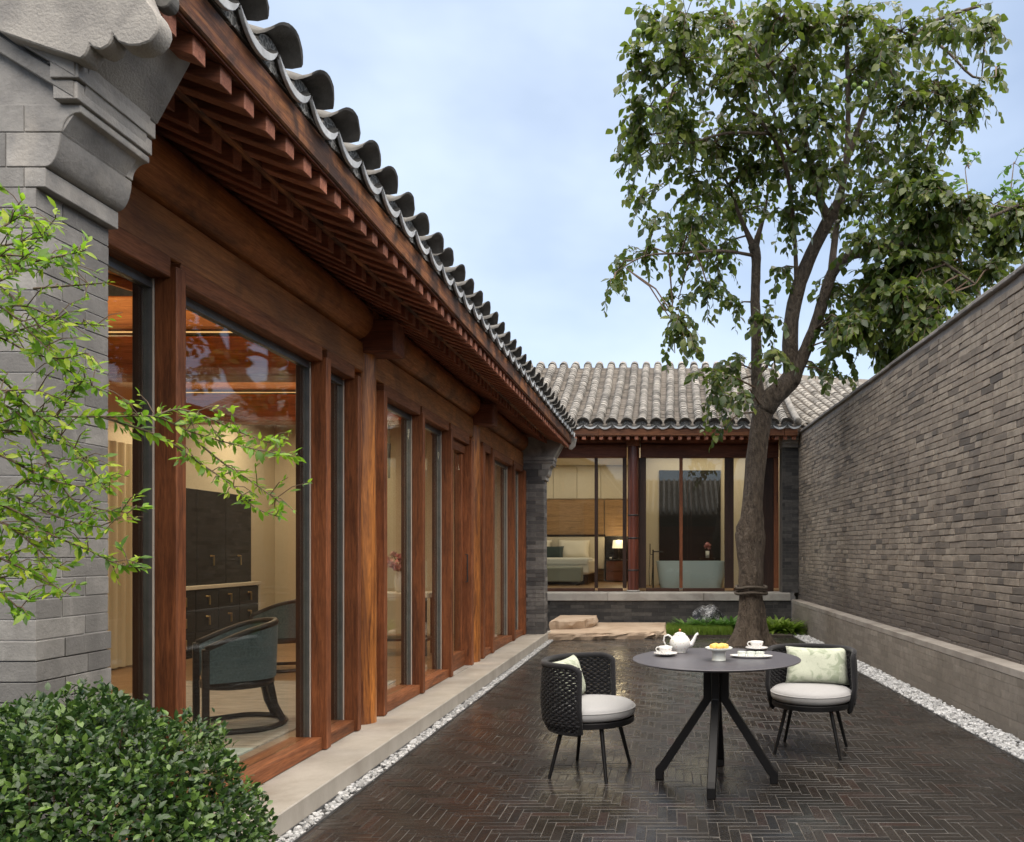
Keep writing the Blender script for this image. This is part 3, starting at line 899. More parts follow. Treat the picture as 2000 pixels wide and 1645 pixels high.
# far pier
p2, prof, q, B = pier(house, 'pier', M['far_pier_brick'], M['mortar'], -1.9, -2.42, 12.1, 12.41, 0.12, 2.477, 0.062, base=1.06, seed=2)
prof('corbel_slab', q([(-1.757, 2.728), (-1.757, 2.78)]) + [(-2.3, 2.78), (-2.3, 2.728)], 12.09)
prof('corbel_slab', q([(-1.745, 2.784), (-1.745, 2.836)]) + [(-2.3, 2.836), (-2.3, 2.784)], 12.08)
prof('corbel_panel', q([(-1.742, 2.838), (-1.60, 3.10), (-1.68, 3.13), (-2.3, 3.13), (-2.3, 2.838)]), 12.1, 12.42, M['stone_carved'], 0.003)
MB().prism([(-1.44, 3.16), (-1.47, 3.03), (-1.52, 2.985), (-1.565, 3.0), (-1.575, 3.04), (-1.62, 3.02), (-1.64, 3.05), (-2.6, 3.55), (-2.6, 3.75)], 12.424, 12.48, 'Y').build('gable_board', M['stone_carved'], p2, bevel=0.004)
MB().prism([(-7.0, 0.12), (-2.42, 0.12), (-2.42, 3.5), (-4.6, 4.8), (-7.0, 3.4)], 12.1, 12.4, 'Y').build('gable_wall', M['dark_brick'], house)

# timber frame of the glazed front
def col(y):
    g = random.Random(int(y * 10))
    pts, rad = [], []
    for i in range(15):
        z = 0.12 + 2.72 * i / 14
        pts.append((-2.262 + g.uniform(-.002, .002), y + g.uniform(-.002, .002), z)); rad.append(0.098 * (1.03 - 0.05 * i / 14))
    return MB().tube(pts, rad, 20, wob=0.008, rng=g).build('column', M['column'], house, smooth=True, angle=R(50))
for y in (5.85, 9.1): col(y)
for y in (5.85, 9.1):
    MB().box(-2.42, -1.985, y - 0.115, y + 0.115, 2.83, 3.07).build('beam_head', M['wood_x'], house, bevel=0.012)
for a, b in ((2.70, 5.755), (5.945, 9.0), (9.2, 12.1)):
    MB().box(-2.40, -2.214, a, b, 2.684, 2.90).build('lintel', M['beam_y'], house, bevel=0.008)
    g = random.Random(int(a * 7))
    pts = [(-2.285 + g.uniform(-.004, .004), a + (b - a) * i / 12, 3.062 + g.uniform(-.004, .004)) for i in range(13)]
    MB().tube(pts, 0.15, 22).build('purlin', M['log_y'], house, smooth=True, angle=R(50))
MUL = [(3.49, 3.56), (5.02, 5.09), (5.535, 5.59), (6.045, 6.11), (7.0, 7.06), (7.915, 7.985), (8.73, 8.83), (9.29, 9.385), (9.79, 9.89), (11.15, 11.24), (11.95, 12.09)]
for i, (a, b) in enumerate(MUL):
    mu = MB().box(-2.268, -2.168, a, b, 0.125, 2.615 if i != 0 else 2.64).build('mullion', M['wood_z'], house, bevel=0.004)
    MB().box(-2.275, -2.2685, a - 0.003, b + 0.003, 0.20, 2.585).build('seal_strip', M['seal'], mu)
    MB().box(-2.315, -2.2755, a - 0.001, b + 0.001, 0.20, 2.585).build('metal_strip', M['metal_grey'], mu)
    MB().box(-2.362, -2.3155, a - 0.006, b + 0.006, 0.13, 2.585).build('inner_stile', M['frame_dark'], mu, bevel=0.003)
PANES = [(2.692, 3.488), (3.562, 5.018), (5.092, 5.533), (6.112, 6.998), (7.062, 7.913), (9.387, 9.788), (9.892, 11.148), (11.242, 11.948)]
for a, b in PANES:
    w_ = empty_part('window', house, T(-2.29, (a + b) / 2, 0.2))
    MB().box(-2.40, -2.195, a, b, 0.124, 0.205).build('sill', M['wood_y'], w_, bevel=0.004)
    MB().box(-2.40, -2.192, a, b, 2.588, 2.682).build('head_rail', M['wood_y'], w_, bevel=0.004)
    MB().box(-2.315, -2.276, a + .001, b - .001, 2.545, 2.586).build('metal_strip', M['metal_grey'], w_)
    MB().box(-2.302, -2.290, a + 0.001, b - 0.001, 0.206, 2.544).build('pane', M['glass'], w_)
# glazed door
dr = empty_part('door', house, T(-2.28, 8.35, 0.13))
MB().box(-2.40, -2.192, 7.987, 8.728, 2.56, 2.682).build('head_rail', M['wood_y'], dr, bevel=0.004)
MB().box(-2.33, -2.24, 7.99, 8.725, 0.13, 0.30).build('bottom_rail', M['wood_y'], dr, bevel=0.004)
MB().box(-2.33, -2.24, 7.99, 8.725, 2.46, 2.555).build('top_rail', M['wood_y'], dr, bevel=0.004)
MB().box(-2.33, -2.26, 7.99, 8.06, 0.302, 2.458).build('stile', M['wood_z'], dr, bevel=0.004)
MB().box(-2.33, -2.26, 8.655, 8.725, 0.302, 2.458).build('stile', M['wood_z'], dr, bevel=0.004)
MB().box(-2.30, -2.288, 8.061, 8.654, 0.303, 2.457).build('pane', M['glass'], dr)
MB().tube([(-2.22, 8.67, 1.05), (-2.20, 8.67, 1.05), (-2.20, 8.67, 1.35), (-2.22, 8.67, 1.35)], 0.008, 8).build('handle', M['metal_black'], dr)
MB().box(-2.40, -2.17, 7.985, 8.73, 0.12, 0.128).build('threshold', M['plinth'], dr)
# inside faces
MB().box(-6.0, -2.41, 2.69, 12.1, 0.12, 0.13).build('interior_floor', M['floor_wood'], house)
MB().box(-6.2, -6.0, 2.69, 12.1, 0.12, 3.8).build('rear_wall', M['cream'], house)
MB().box(-5.998, -2.42, 12.06, 12.098, 0.132, 3.4).build('end_panel', M['cream'], house)
MB().prism([(-6.0, 4.3), (-2.42, 3.17), (-2.42, 3.215), (-6.0, 4.35)], 2.69, 12.1, 'Y').build('ceiling', M['ceiling_wood'], house)
for y, z0, z1 in ((5.87, 2.66, 2.95), (9.1, 2.86, 3.17)):
    MB().box(-6.0, -2.425, y - 0.12, y + 0.12, z0, z1).build('tie_beam', M['ceiling_wood'], house, bevel=0.015)
    MB().box(-6.0, -2.425, y - 0.10, y + 0.10, z1 + 0.06, z1 + 0.30).build('tie_beam', M['ceiling_wood'], house, bevel=0.015)
for y in (3.6, 4.6, 7.0, 8.0, 10.2, 11.2):
    MB().prism([(-6.0, 4.2), (-2.43, 3.07), (-2.43, 3.165), (-6.0, 4.295)], y - 0.045, y + 0.045, 'Y').build('ceiling_rafter', M['ceiling_wood'], house, bevel=0.006)

def area(name, loc, sx, sy, energy, rot=(0, 0, 0), color=(1.0, 0.78, 0.52)):
    d = bpy.data.lights.new(name, 'AREA'); d.shape = 'RECTANGLE'; d.size = sx; d.size_y = sy
    d.energy = energy; d.color = color
    o = bpy.data.objects.new(name, d); o.location = loc; o.rotation_euler = rot
    COL.objects.link(o); return o

strip = plain('led_strip', (1, 0.9, 0.75), 0.5, emit=(1.0, 0.55, 0.2), es=0.45)
for y, z in ((5.66, 2.95), (8.9, 3.17)):
    o = MB().box(-5.9, -2.6, y - 0.012, y + 0.012, z + 0.0, z + 0.005).build('strip_light', strip)
    tag(o, 'glowing warm strip light on the tie beam over the %s' % ('armchair' if y < 7 else 'lacquer cabinet'), 'lamp')
    area('beam_fill', (-4.2, y, z - 0.33), 3.2, 0.7, 24)  # added area lamp below the beam, standing in for the room lighting
    area('beam_fill_up', (-4.2, y - 0.3, z + 0.02), 3.0, 0.2, 14, (R(180), 0, 0))  # added upward area lamp, also a stand-in for the room lighting
area('cabinet_fill', (-5.2, 10.8, 3.2), 0.8, 0.4, 15)  # added fill near the cabinet, no fitting there; stands in for room lighting

# ------------------------------------------------------------------ the house across the end of the court
rear = empty('bedroom_house', (-0.6, 16.5, 0), 'tile roofed timber house on a stone platform across the far end of the court', 'house')
RZF, RY0 = 0.63, 15.0
MB().box(-5.0, 2.23, 14.44, 22, -0.1, 0.484).build('platform_base', M['mortar_dark'], rear)
g = random.Random(8)
bmv = [brick_mesh('brick', 0.243, 0.0655, 0.08, s, 0.0016, 0.001) for s in range(3)]
for r in range(7):
    x = -2.4 - (0.12 if r % 2 else 0)
    while x < 2.2:
        obj('brick', bmv[g.randrange(3)], M['dark_brick'], rear, T(min(x, 2.0) + 0.243, 14.433, 0.004 + r * 0.0685) @ RZ(math.pi))
        x += 0.247
x = -5.0
for w_ in (2.3, 1.6, 1.75, 1.58):
    MB().box(x + 0.002, x + w_ - 0.002, 14.40, 15.2, 0.487, RZF).build('platform_slab', M['platform'], rear, bevel=0.008)
    x += w_
ME_R = T(0, 14.13, 0.41)
roof_r = eave(rear, ME_R, -4.6, 2.34, 0.2625, -4.42, 'X', 0.075, 3.45, single=True, seed=9)
# verge rib at the right end of the roof
vg = []
for i in range(32):
    y = 0.05 + i * 0.11
    vg.append((2.34 + 0.0 * y, 14.13 + y, zroof(y) + 0.41 + 0.05))
MB().tube(vg, 0.062, 10).build('verge_rib', M['tile'], roof_r, smooth=True)

pp = []
for i in range(13):
    z = RZF + 0.0 + (3.36 - RZF) * i / 12
    pp.append((-0.656, 14.86, z))
MB().tube(pp, [0.108] + [0.103] * 12, 20, wob=0.012, rng=random.Random(3)).build('column', M['red_column'], rear, smooth=True, angle=R(50))
MB().lathe([(0.115, RZF), (0.13, RZF + 0.01), (0.125, RZF + 0.03), (0.11, RZF + 0.035)], 20, T(-0.656, 14.86, 0.001)).build('column_base', M['platform'], rear, smooth=True)
for z_ in (1.02, 1.62, 2.05):
    MB().lathe([(0.1065, z_), (0.1075, z_ + 0.03)], 20, T(-0.656, 14.86, 0)).build('column_band', M['metal_black'], rear, smooth=True)
MB().box(-0.78, -0.53, 14.72, 15.1, 3.36, 3.50).build('beam_head', M['wood_y'], rear, bevel=0.01)
for a, b in ((-4.8, -0.785), (-0.525, 2.09)):
    MB().box(a, b, 14.93, 15.08, 3.16, 3.40).build('lintel', M['wood_x'], rear, bevel=0.008)
    MB().box(a, b, 14.98, 15.06, 3.402, 3.46).build('lintel_board', M['wood_x'], rear, bevel=0.004)
    MB().tube([(a, 15.03, 3.50), (b, 15.03, 3.50)], 0.095, 16).build('purlin', M['wood_x'], rear, smooth=True, angle=R(50))
FR = [(-1.392, -1.332, 'frame_dark'), (-0.86, -0.79, 'frame_dark'), (-0.56, -0.42, 'frame_dark'), (0.212, 0.275, 'wood_z'), (1.07, 1.24, 'frame_dark'), (1.66, 1.72, 'frame_dark'), (2.0, 2.09, 'wood_z')]
for a, b, mm in FR:
    MB().box(a, b, 14.95, 15.07, RZF + 0.065, 3.156).build('mullion', M[mm], rear, bevel=0.004)
for a, b in ((-4.8, -1.392), (-1.332, -0.86), (-0.42, 0.212), (0.275, 1.07), (1.24, 1.66)):
    w_ = empty_part('window', rear, T((a + b) / 2, 15.0, RZF))
    MB().box(a + .001, b - .001, 14.955, 15.06, RZF + 0.002, RZF + 0.062).build('sill', M['frame_dark_x'], w_, bevel=0.003)
    MB().box(a + .001, b - .001, 15.0, 15.012, RZF + 0.063, 3.157).build('pane', M['glass'], w_)
MB().box(1.722, 1.998, 14.99, 15.03, RZF + 0.002, 3.157).build('side_panel', M['frame_dark'], rear)
# end pier of the rear house
p3, _, _, _ = pier(rear, 'pier', M['dark_brick'], M['mortar_dark'], 2.402, 2.10, 14.56, 14.95, RZF, 3.48, 0.063, corbel=False, seed=5)
for k in range(4):
    MB().box(2.095 - 0.0 * k, 2.385, 14.50 - 0.03 * k, 14.95, 3.30 + k * 0.062, 3.358 + k * 0.062).build('corbel_course', M['stone_grey'], p3, bevel=0.004)
# walls and linings of the rooms
MB().box(-4.8, 2.3, 15.08, 20.2, RZF + 0.0, RZF + 0.012).build('interior_floor', M['floor_wood'], rear)
MB().box(-4.8, 2.3, 15.1, 20.2, 3.56, 3.6).build('ceiling', M['cream'], rear)
MB().box(-4.8, -0.7, 20.0, 20.2, RZF + 0.013, 3.558).build('rear_wall', M['cream_panel'], rear)
x = -4.7
while x < -0.95:
    MB().box(x + 0.005, min(x + 0.595, -0.72), 19.955, 19.998, 2.72, 3.55).build('wall_panel', M['cream_panel'], rear, bevel=0.004)
    x += 0.6
MB().box(-4.7, -1.62, 19.93, 19.998, RZF + 0.02, 2.70).build('headboard_panel', M['board_wood'], rear, bevel=0.004)
MB().box(-1.6, -0.72, 19.94, 19.998, 1.78, 2.70).build('headboard_panel', M['board_wood'], rear, bevel=0.004)
MB().box(-1.6, -0.72, 19.96, 19.998, RZF + 0.02, 1.77).build('dark_panel', M['lacquer'], rear, bevel=0.004)
MB().box(-0.7, -0.55, 15.09, 20.2, RZF + 0.013, 3.558).build('partition', M['cream'], rear)
MB().box(-0.548, 2.3, 17.5, 17.6, RZF + 0.013, 3.558).build('bath_wall', M['cream'], rear)
MB().box(-0.2, 1.16, 17.46, 17.499, RZF + 0.013, 3.18).build('dark_panel', M['lacquer'], rear, bevel=0.004)
for a in (0.42, 0.5):
    MB().box(a, a + 0.012, 17.45, 17.459, RZF + 0.02, 3.17).build('panel_strip', M['frame_dark'], rear)
MB().box(2.23, 2.3, 15.09, 20.2, 0.5, 3.556).build('end_wall', M['cream'], rear)
MB().box(-4.95, -4.8, 15.0, 20.2, 0.5, 3.556).build('end_wall', M['cream'], rear)
area('bedroom_fill', (-2.7, 17.6, 3.53), 3.8, 4.2, 30, color=(1.0, 0.86, 0.66))  # added fill under the ceiling in place of the unseen bedroom lighting
area('bath_fill', (0.8, 16.3, 3.53), 2.4, 2.0, 18, color=(1.0, 0.84, 0.62))  # added fill over the tub in place of the unseen bathroom lighting

# ------------------------------------------------------------------ neighbour's roof seen over the wall
nb = empty('neighbour_house', (4.2, 17.5, 0), 'neighbouring tiled roof rising behind the corner of the tall wall', 'house')
ME_N = T(3.05, 15.6, 0.62) @ RZ(R(16))
g = random.Random(77)
mbt = MB(); mbp = MB()
tls = [arc_tile('roof_tile', 0.178, 0.062, 0.17, 0.014, 5, 0.92, jag=0.002, seed=s + 5) for s in range(3)]
x = -0.35
nr = empty_part('roof', nb, ME_N @ T(1.5, 1.5, 3.6))
while x < 3.6:
    y = 0.0
    while y < 2.9:
        obj('roof_tile', tls[g.randrange(3)], M['tile'], nr, ME_N @ T(x, y, zroof(y) + 0.012 + g.uniform(-.004, .004)) @ RX(sroof(y) - 0.07)) if x < 1.5 else mbt.addmesh(tls[0], ME_N @ T(x, y, zroof(y) + 0.012) @ RX(sroof(y) - 0.07))
        y += 0.12
    x += 0.262
o = mbt.build('roof_tiles', M['tile'], nr); o['kind'] = 'stuff'
MB().prism([(0.0, 3.15)] + [(y, z - 0.01) for y, z in ROOF[1:]] + [(6.0, 3.3), (6.0, 3.2)] + [(y, z - 0.15) for y, z in ROOF[:0:-1]] + [(0.0, 3.05)], -0.45, 3.7, 'X').build('roof_deck', M['tile_pan'], nr, ME_N)
MB().box(-0.4, 3.6, 0.8, 5.0, -0.62, 3.2).build('wall', M['dark_brick'], nb, ME_N)

# ------------------------------------------------------------------ house behind the viewer (seen in the glass)
op = empty('opposite_house', (0.4, -9, 0), 'plain tiled house closing the court behind the viewer', 'house')
MB().box(-7.5, 4.5, -12, -8.0, 0, 3.15).build('wall', M['dark_brick'], op)
ME_O = Matrix(((-1, 0, 0, 0), (0, -1, 0, -7.3), (0, 0, 1, 0), (0, 0, 0, 1)))
MB().prism([(0.0, 3.15)] + [(y, z - 0.01) for y, z in ROOF[1:]] + [(6.0, 3.3), (6.0, 3.2)] + [(y, z - 0.15) for y, z in ROOF[:0:-1]] + [(0.0, 3.05)], -4.6, 7.6, 'X').build('roof', M['tile_pan'], op, ME_O)
mb = MB(); x = -4.5
while x < 7.5:
    pts = [(x, y, zroof(y) + 0.01) for y in (0, 0.6, 1.2, 2.2, 3.4)]
    mb.tube(pts, 0.07, 6, M=None); x += 0.262
o = mb.build('roof_ribs', M['tile'], op, ME_O, smooth=True); o['kind'] = 'stuff'
MB().box(-3.0, 3.0, -7.99, -7.95, 0.2, 2.6).build('door_panel', M['wood_x'], op)

# ------------------------------------------------------------------ stepping stones, planting bed
def slab_stone(name, label, outline, z0, z1, seed, rough=0.02):
    g = random.Random(seed)
    n = len(outline)
    # denser outline with a broken edge
    pts = []
    for i in range(n):
        a, b = Vector(outline[i]), Vector(outline[(i + 1) % n])
        m = max(2, int((b - a).length / 0.07))
        for k in range(m): pts.append(a.lerp(b, k / m))
    c = sum((Vector(p) for p in outline), Vector((0, 0))) / n
    rings = [(0.0, z1, 0), (0.012, z1, .25), (0.0, z1 - 0.022, 1), (-0.015, (z0 + z1) / 2, 1.4), (0.012, z0, 1)]
    vs, fs = [], []
    m = len(pts)
    tops = []
    for j, (ins, z, r) in enumerate(rings[1:]):
        for p in pts:
            d = (p - c).normalized()
            q = p - d * (ins + g.uniform(-rough, rough) * r)
            vs.append((q.x, q.y, z + g.uniform(-.008, .008) * r))
    for j in range(len(rings) - 2):
        for k in range(m):
            a, b = j*m + k, j*m + (k+1) % m
            fs.append((b, a, a + m, b + m))
    fs.append(tuple(range(m)))
    o = MB().add(vs, fs).build(name, M['sandstone'])
    return tag(o, label, 'stone', 'stone steps below the platform')
slab_stone('stone_step', 'long flat pink sandstone step lying lowest before the platform', [(-1.93, 12.30), (-1.0, 12.42), (-0.45, 12.5), (-0.06, 12.72), (-0.04, 14.3), (-1.93, 14.3)], 0.0, 0.105, 1)
slab_stone('stone_step', 'short thick sandstone step lying on top of the long one', [(-1.93, 12.95), (-1.5, 13.05), (-1.28, 13.35), (-1.24, 13.6), (-1.27, 14.1), (-1.93, 14.12)], 0.104, 0.25, 2, 0.025)

bed2 = MB().prism([(-0.03, 12.76), (wallx(2.53, 13.5), 12.76), (wallx(2.53, 14.4), 14.43), (-0.03, 14.43)], -0.05, 0.035, 'Z').build('planting_bed', M['soil'])
tag(bed2, 'strip of dark planted earth before the platform', 'planting bed', kind='structure')

M['grass'] = leafmat('grass', (0.09, 0.16, 0.02), (0.15, 0.25, 0.03), (0.25, 0.34, 0.06), 0.3, 0.5)
M['fern'] = leafmat('fern', (0.045, 0.12, 0.025), (0.08, 0.19, 0.035), (0.16, 0.30, 0.06), 0.3, 0.4)
M['persimmon'] = leafmat('persimmon', (0.022, 0.045, 0.013), (0.056, 0.094, 0.022), (0.19, 0.22, 0.05), 0.38, 0.34, 0.5, (0.24, 0.34, 0.04))
M['box_leaf'] = leafmat('box_leaf', (0.014, 0.036, 0.010), (0.036, 0.086, 0.018), (0.16, 0.27, 0.05), 0.2, 0.3, 0.6)
M['sprig_leaf'] = leafmat('sprig_leaf', (0.05, 0.125, 0.015), (0.17, 0.33, 0.022), (0.52, 0.60, 0.05), 0.48, 0.35, 0.5)
M['back_leaf'] = leafmat('back_leaf', (0.035, 0.075, 0.018), (0.08, 0.17, 0.03), (0.20, 0.33, 0.05), 0.35, 0.4)
M['bark'] = stain('bark', (0.05, 0.037, 0.028), (0.21, 0.165, 0.125), 15, rough=(0.75, 0.95), bumps=1.0, bdist=0.05, stretch=(1.6, 1.6, 0.6), fine=30, c3=(0.19, 0.155, 0.125), s3=2.0, var=0.05)
M['bark_limb'] = stain('bark_limb', (0.075, 0.054, 0.042), (0.17, 0.13, 0.10), 10, rough=(0.7, 0.9), bumps=0.8, bdist=0.012, fine=40, var=0.05)
M['twig'] = plain('twig', (0.13, 0.085, 0.055), 0.8)
M['stem'] = plain('stem', (0.10, 0.065, 0.04), 0.7)
M['burlap'] = stain('burlap', (0.05, 0.04, 0.032), (0.11, 0.09, 0.07), 40, bumps=0.8, bdist=0.006, var=0.1)

def leaf_shape(wid, fold=0.18, droop=0.12, pts=((0.0, 0.0), (0.22, 0.62), (0.5, 1.0), (0.78, 0.62), (1.0, 0.0))):
    """Unit leaf along +x, upper side +z."""
    vs, fs = [], []
    idx = []
    for t, w in pts:
        zc = -droop * t * t
        h = wid / 2 * w
        if w == 0:
            vs.append((t, 0, zc)); idx.append((len(vs)-1,)*3)
        else:
            vs += [(t, h, zc + fold * h), (t, 0, zc), (t, -h, zc + fold * h)]
            idx.append((len(vs)-3, len(vs)-2, len(vs)-1))
    for (a, b, c), (d, e, f) in zip(idx, idx[1:]):
        for q in ((b, e, d, a), (c, f, e, b)):
            q2 = []
            for i in q:
                if i not in q2: q2.append(i)
            if len(q2) >= 3: fs.append(tuple(q2))
    return vs, fs

def frame_mat(o, d, nrm, s):
    d = d.normalized()
    y = nrm.cross(d)
    if y.length < 1e-4: y = d.orthogonal()
    y.normalize(); z = d.cross(y)
    return Matrix(((d.x*s, y.x*s, z.x*s, o.x), (d.y*s, y.y*s, z.y*s, o.y), (d.z*s, y.z*s, z.z*s, o.z), (0, 0, 0, 1)))

def lay_leaves(parent, mat, shape, mats, limit, part='leaf', mass='crown', label=None):
    """The largest-looking leaves in view are parts of their own, the rest one mass."""
    me = MB().add(*shape).mesh(part, smooth=True)
    me.materials.append(mat)
    V = np.array(shape[0]); nv = len(V)
    key = []
    for mx in mats:
        p = mx.translation
        s = mx.to_scale()[0]
        key.append((s / max(0.3, p.y)) ** 2 if in_frame(p, -10) else -1)
    order = sorted(range(len(mats)), key=lambda i: -key[i])
    for i in order[:limit]:
        link(bpy.data.objects.new(part, me), parent, mats[i])
    rest = order[limit:]
    if rest:
        A = np.array([[list(r) for r in mats[i]] for i in rest])
        W = np.einsum('nij,vj->nvi', A[:, :3, :3], V) + A[:, None, :3, 3]
        m2 = bpy.data.meshes.new(mass)
        vv = W.reshape(-1, 3)
        ff = [tuple(k + j * nv for k in f) for j in range(len(rest)) for f in shape[1]]
        m2.from_pydata(vv.tolist(), [], ff)
        m2.polygons.foreach_set('use_smooth', [True] * len(m2.polygons))
        o = obj(mass, m2, mat, parent)
        o['kind'] = 'stuff'
        if label: o['label'] = label
        return o

# grass -------------------------------------------------------------
def grass():
    g = random.Random(4); mb = MB()
    for i in range(8500):
        x = g.uniform(-0.02, 1.05); y = g.uniform(12.78, 13.75)
        if (x - 0.5) ** 2 / 0.62 + (y - 13.2) ** 2 / 0.5 > 1.02 + g.uniform(-.1, .1): continue
        h = g.uniform(0.07, 0.15); a = g.uniform(0, 6.3); w = g.uniform(.004, .008)
        lx, ly = math.cos(a) * w, math.sin(a) * w
        bx, by = g.uniform(-.03, .03), g.uniform(-.03, .03)
        z0 = 0.03
        mb.add([(x-lx, y-ly, z0), (x+lx, y+ly, z0), (x+bx*.4+lx*.7, y+by*.4+ly*.7, z0+h*.6), (x+bx*.4-lx*.7, y+by*.4-ly*.7, z0+h*.6), (x+bx, y+by, z0+h)], [(0,1,2,3), (3,2,4)])
    o = mb.build('grass', M['grass'])
    tag(o, 'bright green grass before the dark rock', 'grass', kind='stuff')
grass()

def tuft(name, label, x, y, r, h, n, seed, mat='fern', group=None, wid=0.16):
    g = random.Random(seed)
    t = empty(name, (x, y, 0.035), label, 'plant', group)
    sh = leaf_shape(wid, 0.25, 0.55, ((0, 0.25), (0.3, 0.9), (0.6, 1.0), (0.85, 0.6), (1, 0)))
    ms = []
    for i in range(n):
        a = g.uniform(0, 6.3); q = r * math.sqrt(g.random()) * 0.45
        o = Vector((x + math.cos(a) * q, y + math.sin(a) * q, 0.033))
        el = g.uniform(0.35, 1.25)
        d = Vector((math.cos(a) * math.cos(el), math.sin(a) * math.cos(el), math.sin(el)))
        up = Vector((-math.cos(a) * math.sin(el), -math.sin(a) * math.sin(el), math.cos(el)))
        ms.append(frame_mat(o, d, up, g.uniform(0.7, 1.1) * h))
    lay_leaves(t, M[mat], sh, ms, 6, 'leaf', 'foliage')
for i, (px, d, r, h, lab) in enumerate([(1345, 13.55, .2, .2, 'strappy green plant growing at the near left of the dark rock'), (1378, 13.5, .2, .2, 'strappy green plant growing right in front of the dark rock'),
        (1410, 13.5, .22, .22, 'strappy green plant growing between the dark rock and the tree trunk'), (1430, 13.8, .2, .22, 'strappy green plant half hidden by the tree trunk'),
        (1512, 13.3, .2, .21, 'bright green plant growing just beyond the trunk on the pebble side'), (1540, 13.25, .2, .2, 'bright green plant growing beside the pebbles at the ledge corner'), (1522, 13.7, .2, .2, 'bright green plant growing against the platform near the ledge corner')]):
    tuft('strappy_plant', lab, (px - CX) * d / F, d, r * 1.3, h * 1.5, 150, 40 + i, 'fern' if i < 4 else 'grass', 'strappy plants in the bed')

# rock ---------------------------------------------------------------
def rockmat():
    m, n, l, b = principled('veined_rock')
    v = wpos(n, l)
    a = noise(n, l, v, 7, 6, 0.65, 2.2)
    col = ramp(n, l, a, [(0.0, (0.012, 0.013, 0.016)), (0.52, (0.03, 0.032, 0.038)), (0.57, (0.5, 0.52, 0.55)), (0.60, (0.05, 0.052, 0.06)), (1.0, (0.02, 0.022, 0.027))])
    l.new(col, b.inputs['Base Color']); b.inputs['Roughness'].default_value = 0.3
    bump(n, l, b, a, 0.6, 0.03)
    return m
bm = bmesh.new(); bmesh.ops.create_icosphere(bm, subdivisions=4, radius=1)
from mathutils import noise as mnoise
for v in bm.verts:
    k = 1 + 0.28 * mnoise.fractal(v.co * 1.7 + Vector((3, 1, 7)), 1.0, 2.0, 4) + 0.08 * mnoise.noise(v.co * 5)
    v.co = v.co * k
    v.co.x *= 0.29; v.co.y *= 0.22; v.co.z *= 0.27
me = bpy.data.meshes.new('rock'); bm.to_mesh(me); bm.free()
me.polygons.foreach_set('use_smooth', [True] * len(me.polygons))
rk = obj('rock', me, rockmat(), None, T((1383 - CX) * 13.95 / F, 13.95, 0.16))
tag(rk, 'dark rounded rock with white veins in the planting bed', 'rock')

# ------------------------------------------------------------------ persimmon tree
tree = empty('persimmon_tree', (1.24, 11.85, 0), 'tall forked persimmon tree with knobbly trunk growing near the courtyard wall', 'tree')
def trunk():
    g = random.Random(6)
    sec = [(1466, 1264, 60), (1466, 1254, 50), (1467, 1236, 40), (1468, 1215, 34), (1467, 1190, 30), (1466, 1165, 28), (1467, 1150, 27.5), (1467, 1135, 29), (1466, 1110, 29), (1465, 1085, 31), (1464, 1060, 33.5), (1463, 1045, 34), (1463, 1030, 32), (1467, 1012, 28), (1468, 995, 25.5),
           (1470, 975, 24.5), (1473, 940, 24), (1476, 900, 24), (1480, 860, 24), (1485, 825, 24.5), (1490, 800, 26), (1494, 785, 25)]
    d = 11.85; k = 0.82 * d / F
    vs, fs = [], []
    n = 36
    for i, (px, py, r) in enumerate(sec):
        c = P(px, py, d); c.z = max(c.z, -0.02)
        low = max(0.0, 1 - c.z / 0.75)
        for a in range(n):
            t = 2 * math.pi * a / n
            rr = r * k
            flute = 1 + (0.04 + 0.20 * low) * math.cos(5 * t + 0.7) + 0.05 * low * math.cos(9 * t + 2)
            lump = 1 + 0.16 * mnoise.fractal(Vector((math.cos(t) * 1.3, math.sin(t) * 1.3, c.z * 2.6)), 1.0, 2.0, 3)
            if 1.3 < c.z < 1.9: lump += 0.30 * max(0, mnoise.noise(Vector((math.cos(t) * 2.2, math.sin(t) * 2.2, c.z * 6))))
            vs.append((c.x + math.cos(t) * rr * flute * lump, c.y + math.sin(t) * rr * flute * lump, c.z))
    for i in range(len(sec) - 1):
        for a in range(n):
            p, q = i*n + a, i*n + (a+1) % n
            fs.append((p, q, q+n, p+n))
    fs.append(tuple(range((len(sec)-1)*n, len(sec)*n)))
    return MB().add(vs, fs).build('trunk', M['bark'], tree, smooth=True)
trunk()
# wrapping round the foot of the trunk
for py, r in ((1147, 29.5), (1158, 30.5)):
    k = 11.85 / F
    ring = [Vector((P(1467, py, 11.85).x + math.cos(t) * r * k, 11.85 + math.sin(t) * r * k, P(0, py, 11.85).z + 0.012 * math.sin(3 * t))) for t in [i * 2 * math.pi / 28 for i in range(29)]]
    MB().tube(ring, 0.022, 8, caps=False).build('rope', M['burlap'], tree, smooth=True)

